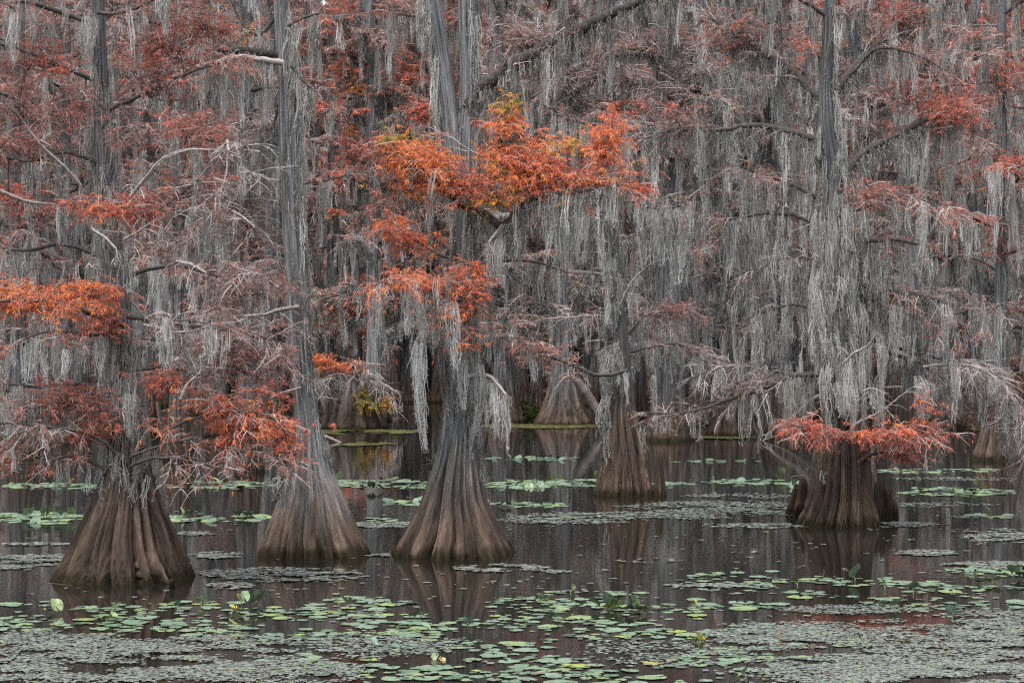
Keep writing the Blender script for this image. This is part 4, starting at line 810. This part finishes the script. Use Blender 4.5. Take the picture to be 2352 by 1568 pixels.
#@@WATERPLANTS@@
# ------------------------------------------------------------------ plants on the water
def in_regions(regs, n, rng):
    """sample frame positions from a list of (cx,cy,rx,ry,weight) ellipses, uneven towards the rim"""
    a=np.array([r[4] for r in regs],float); a/=a.sum(); k=rng.choice(len(regs),n,p=a); r=np.array(regs,float)[k]
    th=rng.random(n)*6.2832; rad=np.sqrt(rng.random(n))*(1+.10*rng.normal(size=n))
    return r[:,0]+r[:,2]*rad*np.cos(th), r[:,1]+r[:,3]*rad*np.sin(th), k
TRUNKS=[(T.loc[0],T.loc[1],r) for T,r in ((TREE1,.9),(TREE2,.82),(TREE3,.88),(TREE4,.58),(TREE5,.68))]
def clear(x,y,m=.05):
    ok=np.ones(len(x),bool)
    for a,b,r in TRUNKS: ok&=(x-a)**2+(y-b)**2>(r+m)**2
    return ok
def pad_shape(rng,n=18,notch=True,wav=.05):
    a0=.22; th=np.linspace(a0,2*np.pi-a0,n); r=1+rng.normal(size=n)*.055+.07*np.sin(th*3+rng.random()*6)
    r[0]*=.9; r[-1]*=.9
    el=rng.uniform(.82,1.0)
    rim=np.stack([r*np.cos(th),r*np.sin(th)*el,np.maximum(.004,.018+wav*np.abs(rng.normal(size=n))*.5)],-1)
    mid=rim*.55; mid[:,2]=.012+rng.random(n)*.01
    c=np.array([[.12,0,.006]])
    V=np.concatenate([c,mid,rim]); i=np.arange(n-1)
    tri=np.stack([np.zeros(n-1,int),1+i,2+i],-1); qd=np.stack([1+i,1+n+i,2+n+i,2+i],-1)
    return V,tri,qd
def add_pad(b,V,tri,qd,x,y,r,rot,tint,tilt=(0,0),z=0):
    c,s_=math.cos(rot),math.sin(rot); v=V*[r,r,r]; v=np.stack([v[:,0]*c-v[:,1]*s_,v[:,0]*s_+v[:,1]*c,v[:,2]+z],-1)
    v[:,2]+=(v[:,0]*tilt[0]+v[:,1]*tilt[1]); v[:,2]=np.maximum(v[:,2],.003); v+=[x,y,0]
    n0=b.n; b.add(v,tri,tint); b.f.append(qd+n0); b.m.append(np.zeros(len(qd),int))
rp=rngs(301)
BED=[ # label, ellipses, count wanted, radius range, tint
 ('green lily pad afloat in the bed in front of the squat left tree',[(150,1425,220,38,3),(430,1415,230,34,3),(540,1455,150,20,1)],68,(.055,.165),.60),
 ('green lily pad afloat in the broad bed before the forked orange tree',[(800,1395,150,26,2),(820,1440,220,40,3),(1080,1460,230,46,4),(1250,1400,130,40,2),(1450,1400,190,40,3),(1500,1450,180,36,2)],112,(.055,.175),.62),
 ('green lily pad afloat in the lowest loose pads along the lower edge',[(1000,1530,420,36,4),(1350,1540,360,30,4),(1750,1480,240,50,2),(1650,1530,180,36,2)],66,(.055,.165),.60),
 ('green lily pad afloat in the right bed in front of the red-ringed stump',[(1750,1335,210,20,2),(1950,1350,260,24,3),(2200,1340,200,28,3),(2180,1385,220,22,2),(1690,1390,110,10,1)],76,(.055,.17),.62),
]
ROWS=[[(180,1116,190,7,2),(520,1114,130,9,2),(870,1112,120,10,2),(1000,1118,80,6,1),(1180,1113,90,9,2),(1320,1110,70,8,1.5),(1560,1112,60,5,.6),(1720,1107,110,6,1),(100,1190,110,13,2),(480,1190,140,9,2),(1010,1155,120,7,1),(1180,1160,110,7,1),(2190,1130,140,9,2),(2260,1185,80,5,.5),(1240,1054,130,4,1),(1650,1060,100,3,.4),(2150,1082,140,5,1),(860,1195,50,5,.5),(2270,1310,110,9,1)]]
VAR=[pad_shape(rp) for _ in range(10)]
VM=[]
for V,tri,qd in VAR:
    b=Buf(); add_pad(b,V,tri,qd,0,0,1,0,.5); VM.append(b)
pts=[]
BED2=[(60,1400,60,14,1)]
def place(regs,n,rr,minf=.75):
    out=[]
    px,py,_=in_regions(regs,n*10,rp); Y=Yw(np.clip(py,1000,1640)); X=(px-CX)*Y/F
    fld=np.sin(X*2.9+1.3*np.sin(Y*2.1))+np.sin(Y*3.7+X*1.3)+.7*np.sin(X*6.1-Y*4.9)
    ok=clear(X,Y,.1)&(fld>-.5+.4*rp.normal(size=len(X)))
    for x,y,o in zip(X,Y,ok):
        if not o or len(out)>=n: continue
        r=rr[0]+(rr[1]-rr[0])*rp.random()**1.7
        if any((x-a)**2+(y-b)**2<((r+c)*minf)**2 for a,b,c in pts): continue
        pts.append((x,y,r)); out.append((x,y,r))
    return out
nind=0
for label,regs,n,rr,tint in BED:
    for yellow in (0,1):
        lb=label if not yellow else label.replace('green lily pad','yellowing lily pad')
        meshes=[vb.mesh('lily_pad',[M_PAD]) for vb in VM]
        for me in meshes:
            a=me.attributes['tint']; a.data.foreach_set('value',np.full(len(a.data),tint if not yellow else .76,np.float32))
        for (x,y,r) in place(regs,int(n*(.9 if not yellow else .1)),rr,1.02):
            if nind>=298: break
            nind+=1
            o=bpy.data.objects.new('lily_pad',meshes[rp.integers(0,10)]); COL.objects.link(o); o.location=(x,y,.002+.004*rp.random()); o.scale=(r,r,r*.8)
            o.rotation_euler=(rp.normal()*.012,rp.normal()*.012,rp.uniform(0,6.28)); tag(o,lb,'lily pad','lily pads floating on the black water')
print('individual pads',nind)
b=Buf()
for (regs,n,rr,tn) in ((ROWS[0],1000,(.05,.17),.62),(sum([B[1] for B in BED],[]),720,(.035,.10),.55)):
    for (x,y,r) in place(regs,n,rr,.6):
        V,tri,qd=VAR[rp.integers(0,10)]; lift=abs(rp.normal())*.02*(y>31)
        up=(n==1000 and rp.random()<.16)
        add_pad(b,V,tri,qd,x,y,r*(.7 if up else 1),rp.uniform(0,6.28),np.clip((.3 if up else tn)+rp.normal()*.15,0,1),(rp.normal()*.25,rp.normal()*.35) if up else (rp.normal()*.02+lift,rp.normal()*.02+lift*3),.03 if up else .006)
o=b.obj('lily_pad_beds',[M_PAD]); tag(o,'remaining lily pads massed in strips across the middle water','lily pads',kind='stuff')

# mats of thumb-sized floating leaves
def mats():
    b=Buf(); rng=rngs(302)
    DENSE=[(200,1520,420,46,6),(480,1490,220,34,2),(120,1470,160,20,1),(640,1545,200,30,1.2),(2080,1500,420,80,9),(2330,1450,160,60,3),(1780,1455,160,24,1.4),(2200,1560,330,40,4),(1950,1400,160,10,.5),(880,1480,180,30,.8),(1500,1500,160,30,.5)]
    MIDM=[(20,1292,130,16,1.3),(110,1282,70,9,.5),(640,1320,180,16,1.6),(520,1345,60,8,.3),(500,1275,50,8,.4),(1450,1185,270,9,2),(1300,1195,160,8,1),(1640,1165,200,14,2.4),(1800,1178,70,7,.6),(880,1205,80,7,.7),(1150,1305,100,9,.8),(1250,1313,60,4,.3),(1490,1288,70,5,.4),(2300,1235,90,12,1),(2130,1270,70,6,.5),(2060,1205,90,6,.6),(2150,1160,120,6,.4),(1750,1208,120,6,.5),(450,1225,60,4,.25),(90,1250,80,3,.2),(2240,1218,100,4,.3),(1700,1140,130,6,.5),(2200,1100,150,4,.4),(900,1275,60,3,.2),(2280,1300,120,10,1.0),(1650,1345,120,4,.3)]
    SCAT=[(1176,1250,1250,130,1),(1176,1450,1250,120,1.6)]
    for regs,n,sz in ((DENSE,36000,(.011,.036)),(MIDM,11000,(.02,.065)),(SCAT,1100,(.02,.06))):
        px,py,_=in_regions(regs,n,rng)
        # uneven: drop points where a low-frequency field is low, so that the mat tears open
        Y=Yw(np.clip(py,1000,1645)); X=(px-CX)*Y/F
        fld=np.sin(X*2.3+1.7*np.sin(Y*1.9))+np.sin(Y*3.1+X*.9+2*np.sin(X*1.1))+.8*np.sin(X*7.1+Y*5.3)+.8*np.sin(X*4.3-Y*9.7)
        ok=clear(X,Y,.02)&(fld+1.1*np.sin(Y*13+2*np.sin(X*2.1))*np.sin(X*3.3+Y*2)>-.75+rng.normal(size=n)*.55); X,Y=X[ok],Y[ok]; m=len(X)
        r=rng.uniform(*sz,m); el=rng.uniform(.55,.95,m); ro=rng.random(m)*6.28; k=7
        th=np.linspace(0,2*np.pi,k,endpoint=False); u=np.cos(th)[None]*r[:,None]; v=np.sin(th)[None]*(r*el)[:,None]
        tx,ty=rng.normal(size=(2,m))*.10
        xx=u*np.cos(ro)[:,None]-v*np.sin(ro)[:,None]; yy=u*np.sin(ro)[:,None]+v*np.cos(ro)[:,None]
        zz=.004+rng.random(m)[:,None]*.008+np.abs(xx*tx[:,None]+yy*ty[:,None])
        V=np.stack([X[:,None]+xx,Y[:,None]+yy,zz],-1).reshape(-1,3)
        i=(np.arange(m)*k)[:,None]
        fan=np.stack([np.concatenate([i,i+j,i+j+1],1) for j in range(1,k-1)],1).reshape(-1,3)
        ti=np.clip(.5+rng.normal(size=m)*.2+(rng.random(m)<.02)*.5,0,1)
        b.add(V,fan,np.repeat(ti,k))
    o=b.obj('floating_leaf_mat',[M_SMALL]); tag(o,'silvery mat of thumb-sized floating leaves spread over the dark water','floating leaves',kind='stuff')
mats()
# duckweed rafts
def rafts():
    rng=rngs(303); b=Buf()
    for cx,cy,rx,ry in ((835,992,125,6),(770,1019,110,6),(1250,979,160,5),(2080,955,130,7),(2040,930,110,4),(1920,1195,-40,0),(1700,955,60,5),(2290,985,70,4),(1660,1005,70,3)):
        if rx<0: continue
        n=int(rx*ry*.9)+120
        th=rng.random(n)*6.28; rad=np.sqrt(rng.random(n)); px=cx+rx*rad*np.cos(th)*(1+.1*rng.normal(size=n)); py=cy+ry*rad*np.sin(th)
        Y=Yw(py); X=(px-CX)*Y/F; kp=(np.sin(X*1.7+np.sin(Y*.8))+np.sin(Y*1.1+X*.6)+.6*np.sin(X*5.1))>-.5+.4*rng.normal(size=n); X,Y=X[kp],Y[kp]; n=len(X); r=rng.uniform(.04,.2,n)
        k=8; tt=np.linspace(0,6.2832,k,endpoint=False)
        u=np.cos(tt)[None]*r[:,None]*(1+.2*rng.normal(size=(n,k))); v=np.sin(tt)[None]*r[:,None]*(1+.2*rng.normal(size=(n,k)))
        V=np.stack([X[:,None]+u,Y[:,None]+v,np.broadcast_to((.006+rng.random(n)*.02)[:,None],u.shape)],-1).reshape(-1,3)
        i=(np.arange(n)*k)[:,None]; fan=np.stack([np.concatenate([i,i+j,i+j+1],1) for j in range(1,k-1)],1).reshape(-1,3)
        b.add(V,fan,.5)
    o=b.obj('duckweed',[M_DUCK]); tag(o,'yellow-green duckweed rafts at the feet of the far trunks','duckweed',kind='stuff')
rafts()

# upright lily leaves: stalk plus folded blade
def blade(b,base,r,yaw,tiltdeg,fold,tint,rng):
    n=14; th=np.linspace(.25,2*np.pi-.25,n); rr=r*(1+rng.normal(size=n)*.05)
    u=rr*np.cos(th); v=rr*np.sin(th)*.85
    rings=[]
    for f in (.0,.5,1.0):
        x=-u*f; y=v*f; z=np.abs(y)*fold+ (f**2)*r*.10*np.sin(th*3+rng.random()*6)
        rings.append(np.stack([x,y,z],-1))
    V=np.concatenate([rings[0][:1],rings[1],rings[2]])
    V[:,0]+=r*.75
    a=R(tiltdeg); x=V[:,0]*math.cos(a)-V[:,2]*math.sin(a); z=V[:,0]*math.sin(a)+V[:,2]*math.cos(a)
    c,s_=math.cos(yaw),math.sin(yaw); V=np.stack([x*c-V[:,1]*s_,x*s_+V[:,1]*c,z],-1)+base
    i=np.arange(n-1)
    n0=b.n; b.add(V,np.stack([np.zeros(n-1,int),1+i,2+i],-1),tint); b.f.append(np.stack([1+i,1+n+i,2+n+i,2+i],-1)+n0); b.m.append(np.zeros(n-1,int))
def lily_plant(px,py,label,leaves,seed,flower=False):
    Y=float(Yw(py)); rng=rngs(seed); x0=(px-CX)*Y/F; org=np.array([x0,Y,0.])
    r=tag(empty('lily_plant',org),label,'water plant','upright lily leaves standing out of the pads'); s=Y/F
    for (dx,h,w,tilt,tint) in leaves:
        h=h*.72; top=org+[dx*s,rng.normal()*.06,h*s]
        b=Buf(); P=smooth_poly([org+[dx*s*.3,0,-.05],org+[dx*s*.5+rng.normal()*.02,0,h*s*.6],top],8)
        tubes(b,P[None],.006,.5,5); b.obj('stalk',[M_STALK],r,org)
        w=w*.82; tint=max(tint,.36); b=Buf(); blade(b,top,w/2*s,rng.uniform(-2.6,-.5) if rng.random()<.7 else rng.uniform(0,6.28),tilt,rng.uniform(.1,.7),tint,rng); b.obj('leaf',[M_PAD],r,org)
    if flower:
        b=Buf(); top=org+[6*s,-.05,14*s]; tubes(b,np.stack([org+[0,0,-.03],top])[None],.004,.5,5); 
        st=b.obj('stalk',[M_STALK],r,org)
        b=Buf()
        for k in range(6):
            a=k*1.047; c=np.array([math.cos(a),math.sin(a),0]); t_=np.array([-math.sin(a),math.cos(a),0])
            V=np.stack([top,top+c*.022+t_*.015+[0,0,.008],top+c*.03+[0,0,.034],top+c*.022-t_*.015+[0,0,.008]]); b.add(V,[[0,1,2,3]])
        b.obj('flower',[M_YELLOW],r,org)
G,YG,DG=.55,.80,.22
PL=[
 (130,1408,'single bright lily leaf tilted up with a pale edge, left end of the front bed',[(6,12,46,50,G),(-14,6,26,20,YG)],0),
 (250,1425,'folded yellow-green lily leaves in the middle of the left front bed',[(0,8,36,15,YG),(16,12,26,40,YG),(-18,6,30,12,G)],0),
 (262,1408,'thin yellow folded leaf standing alone behind the left front bed',[(0,16,16,75,YG)],0),
 (405,1402,'small dark green curled leaf behind the left front bed',[(0,14,26,45,DG)],0),
 (463,1393,'pair of tipped yellow leaves at the back of the left front bed',[(0,18,22,60,YG),(8,8,16,70,YG)],0),
 (560,1388,'group of large rounded lily leaves with a yellow folded one at its left end',[(30,10,56,45,G),(6,16,34,65,YG),(-12,22,14,80,YG)],0),
 (535,1410,'low tangle of yellow-green leaves below the group of large rounded leaves',[(0,8,30,30,YG),(18,8,30,20,G),(-14,6,24,25,YG)],1),
 (540,1440,'olive lily leaves with a yellow bud in the lower left bed',[(0,8,28,40,YG),(-26,8,26,20,DG),(34,6,26,30,YG)],0),
 (785,1392,'tall pale green leaf with a brown curled neighbour, right of the slim trunk reflection',[(10,14,34,50,G),(-14,14,18,70,.97)],0),
 (955,1420,'dark green folded leaves in the bed straight below the forked tree',[(0,12,36,40,DG),(14,10,24,50,G)],0),
 (985,1450,'two dark leaf tufts side by side in the middle of the central bed',[(0,10,40,30,DG),(-46,6,22,45,DG),(-70,8,18,60,YG)],0),
 (1075,1442,'lone upright pale green leaf right of the two dark tufts',[(0,14,32,55,G)],0),
 (1240,1380,'dark green leaves lying up at the left end of the right-centre bed',[(0,8,38,25,DG),(20,8,30,25,G)],0),
 (1315,1367,'pale yellow pointed leaf standing upright behind the right-centre bed',[(0,16,20,80,.85)],0),
 (1395,1400,'tall heap of crumpled bright green leaves in the right-centre bed',[(0,26,36,60,DG),(16,16,46,40,G),(-22,12,40,45,G),(10,8,40,60,YG),(-8,30,26,70,G),(28,12,30,55,YG)],0),
 (1462,1408,'two big pale rounded leaves raised beside the crumpled green heap',[(0,22,48,55,.5),(-20,10,40,30,.5),(14,8,46,25,G)],0),
 (1270,1425,'ragged yellow-green leaf below the right-centre bed',[(0,10,36,35,G),(30,8,30,25,YG)],0),
 (862,1488,'nearly black-green round leaf alone in the silvery floating mat',[(0,10,30,45,.1)],0),
 (1004,1510,'wilted yellow leaf bent over its stalks, low centre of the picture',[(0,14,26,-40,YG),(10,6,22,-30,YG)],0),
 (1606,1482,'erect bright yellow-green leaf pair at the left rim of the big right mat',[(0,22,26,75,YG),(8,14,22,60,.7),(-10,8,22,45,G)],1),
 (1598,1390,'small round yellow leaf left of the right front bed',[(0,6,18,60,YG)],0),
 (1960,1335,'big pale leaf raised straight in front of the red-ringed stump',[(0,16,48,60,.5)],0),
 (1830,1345,'small folded olive leaf left of the big pale raised leaf',[(0,8,24,40,YG)],0),
 (2032,1355,'dark yellow-edged leaf right of the big pale raised leaf',[(0,14,24,70,.8)],0),
 (2045,1395,'heap of dark green folded leaves in the lower part of the right bed',[(0,12,40,35,DG),(16,10,34,45,G),(-18,8,28,30,DG)],0),
 (2100,1365,'pale flat leaf raised above the right bed',[(0,12,46,30,.5)],0),
 (2185,1422,'pale leaf standing at the edge of the big right mat',[(0,12,40,65,.5)],0),
 (2270,1342,'tangle of yellowing leaves at the right end of the right bed',[(0,8,34,25,YG),(22,10,28,30,.85),(-22,8,30,20,G)],0),
 (2330,1328,'two glossy leaves raised at the right edge of the picture',[(0,14,44,45,G),(16,8,40,25,G)],0),
 (1710,1558,'low yellow-green tuft at the lower edge inside the big right mat',[(0,14,28,60,YG),(-24,8,22,35,G)],0),
 (1000,1060,'two round yellow-green leaves on the water left of the forked trunk',[(0,9,22,60,YG),(-20,6,14,50,YG)],0),
 (852,1126,'dark green tuft among the pads between the slim trunk and the forked tree',[(0,9,30,40,DG),(24,8,24,30,G)],0),
 (777,1108,'pale round leaf raised right beside the slim trunk',[(0,14,26,65,.5)],0),
 (1120,1103,'two dark round leaves right of the forked tree base',[(0,10,18,60,DG),(14,12,18,60,DG)],0),
 (1215,1118,'broad tattered leaves hanging over in the strip right of the forked tree',[(0,10,30,-35,G),(26,10,28,-40,.6),(-26,8,26,30,G)],0),
 (1270,1105,'yellow wrinkled leaves in the strip right of the forked tree',[(0,8,20,50,YG),(22,8,18,55,YG)],0),
 (1370,1102,'bright yellow standing leaf at the left foot of the narrow ribbed tree',[(0,14,18,70,.86)],0),
 (1150,1163,'two dark green leaves low on the water below the strip of pads',[(0,5,20,40,DG),(18,5,18,40,DG)],0),
 (1640,1112,'narrow bright yellow leaf upright in open water left of the red-ringed stump',[(0,16,9,85,.84)],0),
 (1795,1098,'large green leaves raised behind the left knees of the red-ringed stump',[(0,12,32,65,G),(-22,12,20,50,G),(56,10,28,70,.5)],0),
 (1810,1120,'green leaves leaning over at the left knees of the red-ringed stump',[(0,9,34,-30,.5),(16,10,20,60,G)],0),
 (2215,1132,'clump of dark leaves in the strip right of the red-ringed stump',[(0,8,30,45,DG),(-24,10,18,60,YG),(40,8,26,40,G)],0),
 (2240,1122,'bright yellow leaf over the strip right of the red-ringed stump',[(0,12,18,55,.86)],0),
 (2268,1175,'little yellow-green leaf pair alone in the right water',[(0,14,10,75,YG),(4,8,10,-60,YG)],0),
 (105,1190,'large glossy leaves crowded in the strip left of the squat tree',[(0,12,40,50,G),(30,12,36,55,G),(-40,10,38,45,.5),(60,14,30,60,G)],1),
 (420,1188,'pale pointed leaves in the strip right of the squat tree',[(0,12,24,65,.6),(14,8,22,50,G)],0),
 (545,1190,'dark rounded leaves in the strip between the squat tree and the slim trunk',[(0,9,30,40,DG),(26,8,30,30,G)],0),
 (470,1112,'bright green leaf tuft in the far strip between the squat tree and the slim trunk',[(0,9,26,45,G),(-30,8,22,40,.7),(30,8,22,40,.7)],0),
 (140,1112,'bright green leaf tuft in the far strip left of the squat tree',[(0,9,24,45,.65),(24,7,22,40,.7)],0),
]
for i,(px,py,lb,lv,fl) in enumerate(PL): lily_plant(px,py,lb,lv,400+i,bool(fl))
# small green bushes at the far tree feet
def bush(px,py,w,h,label,seed):
    Y=float(Yw(py)); s=Y/F; rng=rngs(seed); org=np.array([(px-CX)*s,Y,0.]); b,wd=Buf(),Buf(); n=60
    P=curves(np.repeat(org[None],n,0)+rng.normal(size=(n,3))*[w*s*.22,.2,0],rng.normal(size=(n,3))*[.6,.6,.2]+[0,0,1],h*s*rng.uniform(.5,1.1,n),5,.05,.15,rng)
    P[:,:,2]=np.maximum(P[:,:,2],.01); strips(wd,P,.012,.3,rng)
    m=1500; ii=rng.integers(0,n,m); kk=rng.integers(1,5,m); Q=curves(P[ii,kk],rng.normal(size=(m,3)),rng.uniform(.06,.14,m),3,.1,.1,rng)
    strips(b,Q,np.array([.02,.055,.01])[None],rng.random(m),rng)
    o=wd.obj('shrub',[M_TWIG],None,org); tag(o,label,'shrub'); b.obj('foliage',[M_BUSH],o,org)
bush(1218,970,70,48,'low green shrub in the water between the two grey trees behind the forked one',501)
bush(870,968,40,60,'olive shrub sprouting beside the low broad stump',502)
bush(1595,955,40,60,'dark green shrub deep between the trunks behind the stout brown stump',503)

# ------------------------------------------------------------------ light, camera
w=bpy.data.worlds.new('World'); scene.world=w; w.use_nodes=True; nt=w.node_tree; bg=nt.nodes['Background']
sky=nt.nodes.new('ShaderNodeTexSky'); sky.sky_type='NISHITA'; sky.sun_disc=False
EL,AZ=R(70),R(205)            # sun behind the camera, a little to the left, behind cloud
sky.sun_elevation=EL; sky.sun_rotation=AZ; sky.air_density=1.0; sky.dust_density=4.0; sky.ozone_density=1.0
hs=nt.nodes.new('ShaderNodeHueSaturation'); hs.inputs['Saturation'].default_value=.35     # cloud cover: nearly grey sky
nt.links.new(sky.outputs[0],hs.inputs['Color']); nt.links.new(hs.outputs[0],bg.inputs['Color']); bg.inputs['Strength'].default_value=.13
sl=bpy.data.lights.new('sun','SUN'); sl.energy=1.5; sl.angle=R(40); sl.color=(1,.97,.93)
so=bpy.data.objects.new('sun',sl); COL.objects.link(so)
from mathutils import Vector
dirv=Vector((math.sin(AZ)*math.cos(EL),math.cos(AZ)*math.cos(EL),math.sin(EL)))
so.rotation_euler=dirv.to_track_quat('Z','Y').to_euler(); so.location=(0,0,40)
cam=bpy.data.cameras.new('camera'); cam.sensor_width=36; cam.lens=36*F/2352; cam.clip_end=2000; cam.clip_start=.1
co=bpy.data.objects.new('camera',cam); co.location=(0,0,HC); co.rotation_euler=(R(90),0,0); COL.objects.link(co); scene.camera=co
vs=scene.view_settings; vs.view_transform='Standard'; vs.look='None'; vs.gamma=1; vs.exposure=1.27
scene.render.engine='CYCLES'
c=scene.cycles; c.max_bounces=5; c.diffuse_bounces=2; c.glossy_bounces=2; c.transmission_bounces=2; c.use_denoising=False; c.caustics_reflective=False; c.caustics_refractive=False
c.pixel_filter_type='BLACKMAN_HARRIS'; c.filter_width=1.3
